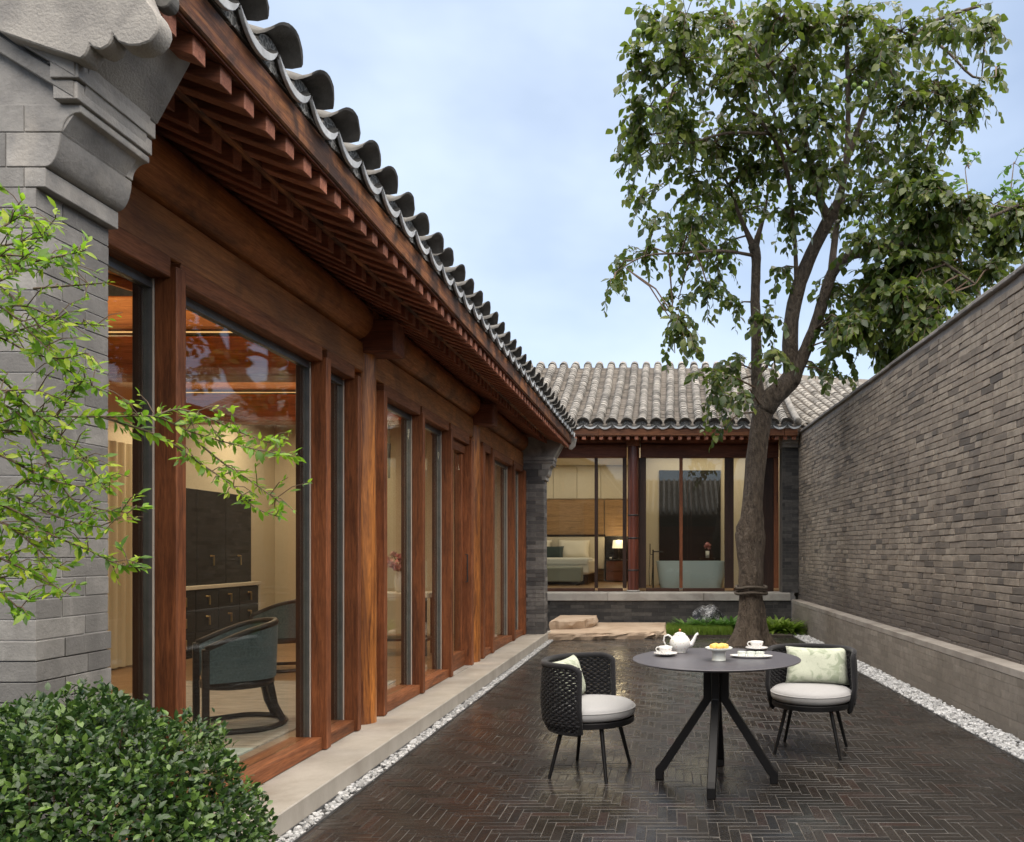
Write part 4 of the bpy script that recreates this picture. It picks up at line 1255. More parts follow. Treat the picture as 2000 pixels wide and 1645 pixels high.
LIMBS = [   # (px, py, depth, radius px)
    [(1489, 805, 11.85, 20), (1482, 770, 11.85, 15), (1478, 740, 11.85, 12.5), (1477, 690, 11.83, 11.5), (1477, 640, 11.8, 11), (1475, 590, 11.8, 10.5), (1476, 545, 11.75, 10.2), (1477, 505, 11.7, 10.5), (1472, 480, 11.7, 12)],
    [(1472, 485, 11.7, 9), (1455, 445, 11.6, 5), (1440, 410, 11.5, 4), (1432, 380, 11.4, 3), (1405, 330, 11.2, 2.2)],
    [(1474, 485, 11.7, 9), (1484, 450, 11.7, 5.5), (1493, 415, 11.8, 4), (1500, 370, 11.9, 2.8), (1495, 320, 12, 2)],
    [(1492, 800, 11.85, 24), (1510, 775, 11.8, 23), (1535, 752, 11.8, 22), (1548, 730, 11.8, 21), (1545, 700, 11.8, 18), (1543, 660, 11.75, 17), (1548, 610, 11.7, 16), (1558, 565, 11.65, 15.5), (1572, 525, 11.6, 15), (1590, 485, 11.5, 14), (1612, 442, 11.4, 14), (1625, 415, 11.35, 13)],
    [(1620, 425, 11.35, 11), (1605, 400, 11.3, 9), (1592, 350, 11.2, 7.5), (1578, 300, 11.0, 6.5), (1565, 250, 10.8, 5.5), (1540, 190, 10.6, 4.5), (1500, 130, 10.4, 4), (1455, 85, 10.3, 3), (1430, 60, 10.2, 2.5)],
    [(1625, 415, 11.35, 12), (1640, 385, 11.3, 9), (1652, 320, 11.2, 7), (1656, 250, 11.1, 6), (1656, 170, 11.0, 5.2), (1654, 90, 10.9, 4.8), (1652, 5, 10.8, 4), (1650, -60, 10.8, 3)],
    [(1650, 330, 11.2, 6), (1672, 260, 11.3, 5.5), (1702, 180, 11.4, 5.5), (1730, 125, 11.4, 5), (1756, 92, 11.4, 5), (1795, 62, 11.4, 4.5), (1840, 35, 11.4, 4), (1916, 11, 11.3, 3)],
    [(1545, 745, 11.8, 20), (1560, 715, 11.75, 15), (1575, 680, 11.7, 14), (1590, 645, 11.65, 13.5), (1604, 600, 11.6, 13), (1614, 565, 11.55, 12.5), (1625, 535, 11.5, 12.5), (1640, 515, 11.4, 11.5), (1665, 497, 11.3, 10.5), (1695, 494, 11.1, 10), (1725, 489, 11.0, 9), (1748, 470, 10.9, 8.5), (1765, 455, 10.8, 8), (1800, 440, 10.7, 7.5), (1835, 433, 10.6, 7), (1875, 429, 10.5, 6), (1930, 425, 10.4, 4), (1990, 400, 10.3, 3)],
    [(1624, 540, 11.5, 10), (1627, 500, 11.5, 8), (1631, 465, 11.5, 7.5), (1636, 430, 11.6, 6), (1650, 380, 11.7, 4)],
    [(1556, 560, 11.65, 6), (1554, 500, 11.5, 4.5), (1550, 440, 11.3, 4.2), (1543, 370, 11.1, 4), (1530, 310, 10.9, 4.5), (1505, 262, 10.7, 4), (1470, 220, 10.5, 3.5), (1433, 190, 10.4, 3), (1380, 165, 10.3, 2.2), (1320, 150, 10.2, 1.6)],
    [(1745, 475, 10.9, 6), (1775, 480, 10.8, 4.5), (1820, 500, 10.7, 4), (1860, 525, 10.6, 3.5), (1905, 555, 10.5, 2)],
    [(1570, 270, 10.8, 5), (1540, 290, 10.6, 4), (1480, 130, 10.5, 2)],
    [(1548, 700, 11.8, 7), (1525, 690, 12.0, 5), (1505, 700, 12.2, 4), (1490, 725, 12.3, 3), (1450, 740, 12.2, 2)],
    [(1476, 620, 11.8, 5), (1466, 622, 11.7, 4)],
    [(1795, 62, 11.4, 4), (1850, 100, 11.2, 3), (1900, 150, 11.0, 2.4), (1945, 150, 10.9, 1.5)],
    [(1730, 125, 11.4, 4), (1780, 190, 11.2, 3), (1840, 235, 11.0, 2.2), (1890, 240, 10.9, 1.5)],
    [(1505, 262, 10.7, 3.5), (1420, 260, 10.4, 2.8), (1350, 280, 10.3, 1.8)],
    [(1475, 500, 11.7, 4), (1410, 490, 11.3, 3), (1330, 495, 11.0, 2.4), (1260, 500, 10.8, 1.8), (1205, 530, 10.7, 1.2)],
]
def smooth_pts(L, step=3):
    out = []
    n = len(L)
    for i in range(n - 1):
        p0, p1, p2, p3 = L[max(0, i-1)], L[i], L[i+1], L[min(n-1, i+2)]
        for k in range(step):
            t = k / step
            q = [0.5 * (2*b + (-a + c) * t + (2*a - 5*b + 4*c - d) * t*t + (-a + 3*b - 3*c + d) * t**3) for a, b, c, d in zip(p0, p1, p2, p3)]
            out.append(q)
    out.append(list(L[-1]))
    return out
NODES = []
for L in LIMBS:
    sp = smooth_pts(L)
    pts = [P(a, b, d) for a, b, d, r in sp]
    rad = [0.9 * r * d / F for a, b, d, r in sp]
    NODES += list(zip(pts, rad))
    MB().tube(pts, rad, 12, wob=0.05, rng=random.Random(len(pts))).build('limb', M['bark_limb'] if sp[0][3] < 15 else M['bark'], tree, smooth=True)

CLUMPS = [(1290,50,75,55),(1255,140,55,65),(1250,240,55,60),(1222,325,35,45),(1300,215,75,65),(1340,115,85,75),(1420,50,90,70),(1525,35,90,60),(1450,150,90,80),(1560,130,90,80),(1400,275,90,80),(1490,260,80,70),
 (1375,375,75,60),(1300,310,55,45),(1245,265,45,50),(1245,390,35,45),(1255,505,55,26),(1208,525,30,22),(1198,565,22,30),(1330,465,75,50),(1400,495,70,65),(1325,585,40,32),(1345,660,50,50),(1318,690,28,28),(1430,600,35,35),(1425,715,50,40),(1385,750,50,45),(1400,800,40,35),(1398,845,14,16),
 (1450,420,70,60),(1530,335,80,75),(1600,230,90,80),(1680,150,80,80),(1650,45,90,60),(1760,60,80,60),(1855,50,80,50),(1930,55,45,55),(1945,135,30,28),(1905,190,50,55),(1830,175,72,62),(1760,205,80,70),(1700,290,90,70),(1620,335,80,70),(1800,285,75,55),(1865,255,45,50),(1680,395,80,60),(1545,420,55,55),(1520,525,28,40),(1500,625,45,40),(1510,700,50,35),(1618,650,45,50),(1640,570,55,50),(1605,725,35,25),
 (1700,480,65,50),(1740,430,60,50),(1320,640,35,30),(1385,570,45,40),(1360,430,60,50),(1330,250,60,60),(1460,340,60,60),(1590,60,70,60),(1720,110,70,60),(1470,80,80,60),(1340,30,70,40),(1650,690,40,40),(1290,430,40,30),(1630,740,40,20),(1440,770,35,30)]
CLUMPS_R = [(1760,370,55,40),(1820,380,55,38),(1880,400,50,35),(1790,340,50,30),(1690,640,40,40),(1800,640,50,35),(1870,580,45,30),(1940,520,40,30),(1780,670,40,28),(1985,460,30,30),(1850,430,50,35),(1780,470,60,40),(1720,560,70,60),(1780,520,80,60),(1850,480,80,50),(1920,440,70,50),(1760,640,55,55),(1820,590,70,45),(1890,545,60,40),(1960,480,50,45),(1985,420,30,40),(1665,640,45,40),(1735,690,38,38),(1790,440,55,45),(1700,600,50,50),(1830,530,60,45),(1750,590,55,50)]

def foliate(tree, clumps, depth, mat, leaf_len, dens, seed, twig_len=0.5, limit=300, nodes=None, wid=0.68, fruit=0, label=None, up=0.0):
    g = random.Random(seed)
    shape = leaf_shape(wid, 0.22, 0.22)
    mats, tw, tips = [], MB(), []
    for (px, py, rx, ry) in clumps:
        area_ = math.pi * rx * ry
        nl = int(area_ / 200 * dens)
        dc = depth(px, py, g)
        k = dc / F
        C = P(px, py, dc)
        Q, qr = min(nodes, key=lambda t: (t[0] - C).length) if nodes else (C, .01)
        rad = Vector((rx * k * 1.25, max(rx, ry) * k * 1.25, ry * k * 1.22))
        # bough from the limb to the clump
        mid = Q.lerp(C, 0.5) + Vector((0, 0, 0.12 * (C - Q).length))
        bough = [Q, Q.lerp(mid, 0.6), mid, C.lerp(mid, 0.4), C]
        tw.tube(bough, [min(qr * .6, .016), .013, .011, .009, .006], 5, caps=False)
        per = 9
        for t in range(max(2, nl // per)):
            s = bough[g.randrange(1, 5)].lerp(C, g.uniform(0.3, 1))
            u = Vector((g.gauss(0, 1), g.gauss(0, 1), g.gauss(0, 1))).normalized() * (g.random() ** 0.35)
            e = C + Vector((u.x * rad.x, u.y * rad.y, u.z * rad.z))
            dv = e - s
            if dv.length < 0.05: continue
            if dv.length > twig_len * 1.5: s = e - dv.normalized() * twig_len * g.uniform(.8, 1.5)
            m1 = s.lerp(e, 0.5) + Vector((g.uniform(-.05, .05), g.uniform(-.05, .05), 0.10 + up * .1)) * twig_len
            e = e + Vector((0, 0, (-0.22 + up) * twig_len))
            path = [s, s.lerp(m1, .5) + Vector((0, 0, .01)), m1, m1.lerp(e, .55), e]
            tw.tube(path, [.005, .0045, .004, .003, .002], 4, caps=False)
            tips.append(e)
            for j in range(per):
                f = 0.25 + 0.75 * (j + g.random() * .6) / per
                f = min(f, 0.999) * 4
                i = int(f); fr = f - i
                o = path[i].lerp(path[i+1], fr)
                td = (path[i+1] - path[i]).normalized()
                side = td.cross(Vector((0, 0, 1)))
                side = side.normalized() if side.length > 1e-3 else Vector((1, 0, 0))
                if j % 2: side = -side
                d = td * g.uniform(.25, .8) + side * g.uniform(.4, 1.0) + Vector((0, 0, g.uniform(-0.95, 0.15) + up)) + Vector((g.uniform(-.3, .3), g.uniform(-.3, .3), g.uniform(-.3, .3)))
                nr = Vector((g.uniform(-.7, .7), g.uniform(-.8, .5), g.uniform(0.3, 1.0)))
                mats.append(frame_mat(o, d, nr, leaf_len * g.uniform(.5, 1.2)))
    o = tw.build('twigs', M['twig'], tree, smooth=True); o['kind'] = 'stuff'
    lay_leaves(tree, mat, shape, mats, limit, 'leaf', 'crown', label)
    return tips
def dmain(px, py, g):
    base = 11.4 - 1.0 * max(0, (500 - py) / 500) - 0.6 * max(0, (1450 - px) / 300)
    return base + g.uniform(-0.9, 0.9)
tips = foliate(tree, CLUMPS, dmain, M['persimmon'], 0.13, 3.75, 12, 0.6, 300, NODES, fruit=1, label='hanging oval green leaves')
M['fruit'] = stain('fruit', (0.13, 0.22, 0.04), (0.20, 0.30, 0.06), 8, rough=(0.35, 0.5), bumps=0.0, var=0.2)
fr_me = MB().lathe([(0.004, 0.0), (0.022, 0.004), (0.031, 0.02), (0.031, 0.036), (0.022, 0.05), (0.004, 0.055)], 12).mesh('fruit', smooth=True)
g = random.Random(31)
for px, py in [(1247,68),(1268,222),(1650,165),(1668,172),(1678,180),(1690,170),(1633,178),(1664,388),(1672,440),(1685,447),(1760,430),(1407,508),(1347,630),(1700,440),(1520,250),(1330,140)]:
    d = dmain(px, py, g) - 0.5
    obj('fruit', fr_me, M['fruit'], tree, Matrix.Translation(P(px, py, d)) @ SC(1.15, 1.15, 1.15))
# the low dark mass of foliage over the wall
foliate_r = foliate(tree, CLUMPS_R, lambda px, py, g: 10.75 + g.uniform(-0.8, 1.2), M['persimmon'], 0.132, 9.5, 13, 0.5, 0, NODES)

# tree behind the wall ------------------------------------------------
bt = empty('garden_tree', (5.6, 13.2, 0), 'light green young tree with upright shoots standing beyond the tall wall', 'tree')
tr = smooth_pts([(5.6, 13.2, 0.0, .12), (5.5, 13.1, 2.0, .10), (5.3, 12.9, 3.8, .08), (5.0, 12.7, 5.2, .05), (4.9, 12.6, 6.3, .025)])
MB().tube([Vector(t[:3]) for t in tr], [t[3] for t in tr], 10).build('trunk', M['bark_limb'], bt, smooth=True)
BN = [(Vector(t[:3]), t[3]) for t in tr]
for (px, py) in ((1980, 320), (1885, 330), (1815, 350), (1850, 400), (1940, 400)):
    e = P(px, py, 12.6); s = Vector((5.2, 12.8, 4.2))
    L = [s, s.lerp(e, .4) + Vector((0, 0, -.1)), s.lerp(e, .75), e]
    MB().tube(L, [.04, .03, .018, .006], 6).build('branch', M['bark_limb'], bt, smooth=True)
    BN += [(p, .01) for p in L]
CL_B = [(1800,400,55,45),(1855,375,45,35),(1930,395,45,35),(1982,320,14,48),(1893,330,16,40),(1820,345,20,55),(1975,400,35,35),(1760,410,45,45),(1880,420,50,35),(1940,450,50,40)]
foliate(bt, CL_B, lambda px, py, g: 12.4 + g.uniform(-.4, .4), M['back_leaf'], 0.12, 2.8, 17, 0.4, 120, BN, wid=0.55, label='light green leaves on upright shoots', up=0.35)

# ------------------------------------------------------------------ round clipped shrub
def clipped_shrub():
    g = random.Random(55)
    c = Vector((-1.55, 2.02, 0.46)); rad = Vector((0.515, 0.42, 0.545))
    t = empty('clipped_shrub', (c.x, c.y, 0), 'rounded glossy dark green shrub beside the grey brick pier', 'shrub')
    sh = leaf_shape(0.52, 0.25, 0.18, ((0.0, 0.0), (0.35, 0.95), (0.7, 0.8), (1.0, 0.0)))
    ms = []
    for i in range(92000):
        u = Vector((g.gauss(0, 1), g.gauss(0, 1), g.gauss(0, 1))).normalized()
        if u.y > 0.6 or u.z < -0.85: continue
        lump = 1 + 0.08 * mnoise.noise(u * 3.1) + 0.085 * mnoise.noise(u * 9)
        q = lump * (1 - 0.42 * g.random() ** 1.6)
        if g.random() < 0.05: q += 0.05 * g.random()
        o = c + Vector((u.x * rad.x, u.y * rad.y, u.z * rad.z)) * q
        if o.z < 0.02: continue
        d = u * g.uniform(.25, 1.0) + Vector((g.gauss(0, .6), g.gauss(0, .6), g.gauss(0.25, .5)))
        nr = u * 0.9 + Vector((g.gauss(0, .45), g.gauss(0, .45), 0.6 + g.gauss(0, .35)))
        ms.append(frame_mat(o, d, nr, g.uniform(0.011, 0.028)))
    lay_leaves(t, M['box_leaf'], sh, ms, 300, 'leaf', 'foliage', 'small glossy green leaves')
    tw = MB()
    for i in range(150):
        u = Vector((g.gauss(0, 1), g.gauss(-.2, 1), g.gauss(0.3, 1))).normalized()
        e = c + Vector((u.x * rad.x, u.y * rad.y, u.z * rad.z)) * g.uniform(.8, .98)
        s = Vector((c.x + u.x * .1, c.y + u.y * .1, 0.0))
        tw.tube([s, s.lerp(e, .5) + Vector((u.x * .03, u.y * .03, .08)), e], [.006, .004, .0015], 5, caps=False)
    tw.build('stems', M['stem'], t)
clipped_shrub()
o = MB().box(-3.6, -1.05, 0.2, 2.358, -0.05, 0.012).build('planting_bed', M['soil'])
tag(o, 'dark earth under the rounded shrub', 'planting bed', kind='structure')

# ------------------------------------------------------------------ overhanging sprigs
def sprigs():
    g = random.Random(71)
    root = Vector((-2.05, 1.35, 0))
    t = empty('leafy_shrub', root, 'loose shrub with bright green arching sprigs hanging in front of the brick pier', 'shrub')
    BR = [([(-120,520),(0,447),(22,433),(55,415)], 1.62, 1.2), ([(-120,540),(0,500),(88,509),(130,524)], 1.60, 1.2), ([(60,512),(120,500),(165,490)], 1.60, 1.0),
      ([(66,564),(140,558),(215,552)], 1.7, 0.55), ([(-100,500),(0,560),(69,626),(113,703),(160,742),(204,765)], 1.68, 1.0), ([(102,633),(150,632),(208,637)], 1.7, 0.5),
      ([(-100,815),(0,812),(128,814),(219,814),(303,814),(365,841),(456,868),(530,884),(572,892)], 1.72, 1.15), ([(204,816),(310,852),(383,900),(456,950),(495,990),(545,1010)], 1.72, 1.1),
      ([(303,814),(350,800),(420,822),(470,845),(535,868)], 1.74, 1.0), ([(365,845),(430,900),(490,940),(545,980)], 1.76, 0.9),
      ([(110,812),(140,770),(166,738)], 1.66, 1.0), ([(-60,760),(36,808),(73,867),(106,925),(153,983),(250,1002)], 1.62, 1.1),
      ([(-60,960),(51,1008),(98,1043),(173,1075),(220,1098),(258,1108)], 1.6, 1.15), ([(-80,1060),(0,1090),(71,1125),(135,1161)], 1.58, 1.2), ([(-60,1130),(8,1165),(42,1194)], 1.55, 1.2),
      ([(-100,640),(0,660),(60,690),(120,700),(165,690)], 1.64, 1.1), ([(-100,700),(0,740),(50,790),(120,850),(175,905)], 1.62, 1.1), ([(-80,880),(0,890),(80,930),(160,950),(215,930)], 1.6, 1.1),
      ([(-80,590),(0,600),(60,650),(100,690)], 1.6, 1.1), ([(-80,960),(0,960),(60,985),(140,1020),(200,1030)], 1.64, 1.0), ([(-80,850),(0,840),(70,850),(150,880),(210,960)], 1.66, 1.0), ([(-60,470),(0,480),(50,470),(100,460)], 1.64, 1.0), ([(-80, 1000),(0,1020),(60,1060),(110,1110)], 1.6, 1.1)]
    for k in range(11):                              # the crowded inner shoots near the stem
        y_ = 455 + 700 * (k + g.random()) / 11
        x_ = g.uniform(40, 150)
        dy = g.uniform(-50, 60)
        BR.append(([(-70, y_ - dy * .6), (0, y_ - dy * .3), (x_ * .5, y_ + g.uniform(-12, 12)), (x_, y_ + dy)], g.uniform(1.58, 1.74), g.uniform(0.85, 1.15)))
    sh = leaf_shape(0.38, 0.22, 0.28)
    ms = []
    for pl, d, sc in BR:
        sp = smooth_pts([(a, b, d + 0.03 * math.sin(a * .02), 0) for a, b in pl], 5)
        pts = [P(a, b, dd) for a, b, dd, _ in sp]
        if pl[0][0] < -20: pts = [root + Vector((g.uniform(-.05, .05), g.uniform(-.05, .05), 0.9)), ] + pts
        n = len(pts)
        MB().tube(pts, [0.0028 * (1 - 0.72 * i / n) for i in range(n)], 6, caps=False).build('sprig', M['stem'], t, smooth=True)
        ln = 0
        for a, b in zip(pts[1:], pts[2:]):
            seg = (b - a); ln = seg.length
            m = max(1, int(ln / 0.0045 + g.random()))
            for j in range(m):
                o = a.lerp(b, g.random())
                td = seg.normalized()
                sd = Vector((g.gauss(0, 1), g.gauss(0, 1), g.gauss(0, 1))); sd = (sd - td * sd.dot(td)).normalized()
                dd = td * g.uniform(.3, 1.1) + sd * g.uniform(.5, 1.1) + Vector((0, 0, g.uniform(-.35, .25)))
                nr = Vector((g.gauss(0, .5), g.gauss(-.4, .5), g.uniform(.3, 1)))
                ms.append(frame_mat(o, dd, nr, sc * g.uniform(0.009, 0.029)))
        # side shoots
        for q in range(max(2, n // 2)):
            o = pts[g.randrange(n // 3, n)]
            e = o + Vector((g.uniform(-.05, .07), g.uniform(-.04, .04), g.uniform(-.045, .05)))
            MB().tube([o, o.lerp(e, .5) + Vector((0, 0, .008)), e], [.0012, .001, .0006], 5, caps=False).build('twig', M['stem'], t, smooth=True)
            for j in range(6):
                pp_ = o.lerp(e, g.uniform(.3, 1))
                dd = (e - o).normalized() + Vector((g.gauss(0, .6), g.gauss(0, .6), g.gauss(0, .5)))
                ms.append(frame_mat(pp_, dd, Vector((g.gauss(0, .5), g.gauss(-.4, .5), g.uniform(.3, 1))), sc * g.uniform(0.008, 0.026)))
    lay_leaves(t, M['sprig_leaf'], sh, ms, 300, 'leaf', 'foliage', 'narrow bright green leaves')
    MB().tube([root, root + Vector((.02, .02, .5)), root + Vector((0.0, 0.0, 0.95)), root + Vector((-.1, .05, 1.8))], [.03, .025, .02, .01], 8).build('stem', M['bark_limb'], t, smooth=True)
    MB().tube([root + Vector((0.0, 0, 0.9)), P(-90, 700, 1.62), P(-100, 520, 1.62)], [.018, .012, .006], 8).build('stem', M['bark_limb'], t, smooth=True)
sprigs()

# ------------------------------------------------------------------ materials of the furniture
def fabric(name, a, b_, scale=220, rough=0.9, spots=None, bumps=0.4):
    m, n, l, b = principled(name)
    tc = n.new('ShaderNodeTexCoord')
    v = tc.outputs['Object']
    k = noise(n, l, v, scale, 3, 0.7)
    col = mixc(n, l, rng_map(n, l, k, 0.3, 0.7, 0, 1), a, b_)
    if spots:
        q = noise(n, l, v, spots[0], 5, 0.62, 1.2)
        col = mixc(n, l, rng_map(n, l, q, 0.5, 0.62, 0, 0.75), col, spots[1])
    l.new(col, b.inputs['Base Color']); b.inputs['Roughness'].default_value = rough
    b.inputs['Specular IOR Level'].default_value = 0.2
    b.inputs['Sheen Weight'].default_value = 0.15
    bump(n, l, b, k, bumps, 0.002)
    return m
def china(name, spots=((0.55, 0.2, 0.16), (0.35, 0.4, 0.2)), scale=70, thr=0.16):
    m, n, l, b = principled(name)
    tc = n.new('ShaderNodeTexCoord')
    vo = n.new('ShaderNodeTexVoronoi'); vo.inputs['Scale'].default_value = scale
    l.new(tc.outputs['Object'], vo.inputs['Vector'])
    sp = n.new('ShaderNodeSeparateColor'); l.new(vo.outputs['Color'], sp.inputs[0])
    pick = mixc(n, l, math1(n, l, 'GREATER_THAN', sp.outputs[0], 0.5), spots[0], spots[1])
    fac = math1(n, l, 'MULTIPLY', rng_map(n, l, vo.outputs['Distance'], thr, thr + 0.12, 0.85, 0), math1(n, l, 'GREATER_THAN', sp.outputs[1], 0.45))
    l.new(mixc(n, l, fac, (0.80, 0.80, 0.79), pick), b.inputs['Base Color'])
    b.inputs['Roughness'].default_value = 0.16
    return m
M['rope'] = fabric('rope', (0.011, 0.011, 0.013), (0.028, 0.028, 0.032), 160, 0.8)
M['chair_metal'] = plain('chair_metal', (0.007, 0.007, 0.008), 0.42, spec=0.35)
M['seat_fabric'] = fabric('seat_fabric', (0.33, 0.33, 0.335), (0.44, 0.44, 0.445), 300)
M['sage'] = fabric('sage', (0.50, 0.54, 0.43), (0.58, 0.61, 0.50), 120, spots=(11, (0.27, 0.32, 0.22)), rough=0.6)
M['table_top'] = stain('table_top', (0.075, 0.072, 0.084), (0.10, 0.096, 0.11), 6, rough=(0.3, 0.42), bumps=0.05, var=0.0, stretch=(1, 8, 1), spec=0.5)
M['china'] = china('china')
M['china_pink'] = china('china_pink', ((0.55, 0.22, 0.2), (0.5, 0.3, 0.25)), 110, 0.2)
M['china_white'] = plain('china_white', (0.8, 0.8, 0.78), 0.2)
M['gilt'] = plain('gilt', (0.55, 0.22, 0.1), 0.3, 0.5)
M['pastry'] = stain('pastry', (0.75, 0.42, 0.08), (0.85, 0.60, 0.20), 30, bumps=0.5, var=0.12)
M['cream_glass'] = plain('cream_glass', (0.72, 0.76, 0.72), 0.15)

# ------------------------------------------------------------------ woven chairs
def pillow_mesh(w, h, t, n=14):
    vs, fs = [], []
    for s in (1, -1):
        for j in range(n + 1):
            for i in range(n + 1):
                u, v = 2 * i / n - 1, 2 * j / n - 1
                e = max(0, (1 - u**4)) * max(0, (1 - v**4))
                pinch = 1 - 0.07 * (1 - v * v) * abs(u) ** 3 - 0.0
                pinv = 1 - 0.09 * (1 - u * u) * abs(v) ** 3
                z = s * t / 2 * e ** 0.55 * (1 + 0.05 * math.sin(5 * u + 3 * v))
                vs.append((u * w / 2 * pinch, v * h / 2 * pinv, z))
    m = n + 1
    for s in range(2):
        o = s * m * m
        for j in range(n):
            for i in range(n):
                q = (o + j*m + i, o + j*m + i + 1, o + (j+1)*m + i + 1, o + (j+1)*m + i)
                fs.append(q if s == 0 else q[::-1])
    mb = MB().add(vs, fs)
    me = mb.mesh('throw_pillow', smooth=True)
    bm = bmesh.new(); bm.from_mesh(me); bmesh.ops.remove_doubles(bm, verts=bm.verts, dist=0.0005); bm.to_mesh(me); bm.free()
    me.polygons.foreach_set('use_smooth', [True] * len(me.polygons))
    return me

def woven_chair(loc, ang, label, plabel, pil):
    c = empty('woven_chair', loc, label, 'chair', 'woven chairs at the round table')
    MX = T(*loc) @ RZ(ang)
    A0, A1 = R(82), R(278)
    def rad(z):                                   # the shell swells a little near the bottom, then tucks in
        if z < 0.33: return 0.285 - (0.33 - z) * 0.5
        return 0.292 + 0.012 * math.sin((z - 0.33) / 0.36 * math.pi) - 0.0
    mb = MB()
    rows = 27
    for r in range(rows):
        z = 0.298 + 0.385 * r / (rows - 1)
        pts = []
        n = 88
        for i in range(n + 1):
            a = A0 + (A1 - A0) * i / n
            q = rad(z) + 0.0065 * math.sin(i * math.pi / 2 + (math.pi if r % 2 else 0))
            pts.append((math.cos(a) * q, math.sin(a) * q, z + 0.0015 * math.sin(i * 1.3 + r)))
        mb.tube(pts, 0.0078, 5)
    mb.build('woven_back', M['rope'], c, MX, smooth=True)
    mb = MB()
    for i in range(23):
        a = A0 + (A1 - A0) * i / 22
        mb.tube([(math.cos(a) * rad(z), math.sin(a) * rad(z), z) for z in (0.29, 0.33, 0.45, 0.58, 0.69)], 0.005, 5)
    mb.build('back_ribs', M['chair_metal'], c, MX, smooth=True)
    rim = [(math.cos(A0) * rad(.3), math.sin(A0) * rad(.3), 0.292), (math.cos(A0) * rad(.45), math.sin(A0) * rad(.45), 0.45), (math.cos(A0) * .292, math.sin(A0) * .292, 0.64)]
    for i in range(41):
        a = A0 + (A1 - A0) * i / 40
        e = min(i, 40 - i) / 3.0
        rim.append((math.cos(a) * .293, math.sin(a) * .293, 0.694 - 0.03 * max(0, 1 - e) ** 2))
    rim += [(math.cos(A1) * .292, math.sin(A1) * .292, 0.64), (math.cos(A1) * rad(.45), math.sin(A1) * rad(.45), 0.45), (math.cos(A1) * rad(.3), math.sin(A1) * rad(.3), 0.292)]
    MB().tube(rim, 0.0175, 10).build('back_rim', M['rope'], c, MX, smooth=True)
    bt_ = [(math.cos(A0 + (A1 - A0) * i / 40) * rad(.29), math.sin(A0 + (A1 - A0) * i / 40) * rad(.29), 0.288) for i in range(41)]
    MB().tube(bt_, 0.012, 8).build('lower_rim', M['rope'], c, MX, smooth=True)
    ring = []
    MB().lathe([(0.24, 0.318), (0.268, 0.318), (0.272, 0.322), (0.272, 0.35), (0.268, 0.354), (0.24, 0.354)], 40).build('seat_frame', M['chair_metal'], c, MX, smooth=True, angle=R(40))
    MB().lathe([(0.20, 0.354), (0.255, 0.357), (0.272, 0.368), (0.279, 0.385), (0.2795, 0.405), (0.272, 0.424), (0.25, 0.438), (0.18, 0.448), (0.08, 0.452), (0.001, 0.453)], 44).build('seat_cushion', M['seat_fabric'], c, MX, smooth=True)
    MB().tube([(math.cos(t) * 0.2785, math.sin(t) * 0.2785, 0.411) for t in [i * 2 * math.pi / 44 for i in range(45)]], 0.004, 6, caps=False).build('piping', M['seat_fabric'], c, MX, smooth=True)
    for k in range(4):
        a = R(50 + 90 * k) if k in (0, 2) else R(40 + 90 * k)
        p0 = Vector((math.cos(a) * 0.195, math.sin(a) * 0.195, 0.32)); p1 = Vector((math.cos(a) * 0.288, math.sin(a) * 0.288, 0.0))
        MB().tube([p0, p0.lerp(p1, .5), p0.lerp(p1, .985), p1], [0.0145, 0.0125, 0.0105, 0.0105], 10).build('leg', M['chair_metal'], c, MX, smooth=True, angle=R(40))
    w, h, px, py, pz, tilt, yaw = pil
    o = obj('throw_pillow', pillow_mesh(w, h, 0.13), M['sage'], None, MX @ T(px, py, pz) @ RZ(yaw) @ RY(tilt) @ RZ(R(90)))
    tag(o, plabel, 'pillow', 'sage throw pillows')
woven_chair((-0.486, 4.98, 0), R(-16), 'black woven chair with pale seat standing beside the plinth side of the table', 'sage green pillow seen edge on in the chair nearer the glazed house',
            (0.40, 0.27, -0.165, 0.0, 0.572, R(74), 0))
woven_chair((0.994, 5.50, 0), R(-109), 'black woven chair facing the viewer near the low brick ledge', 'sage green flowered pillow facing the viewer in the chair near the ledge',
            (0.45, 0.27, -0.15, 0.02, 0.572, R(72), R(8)))

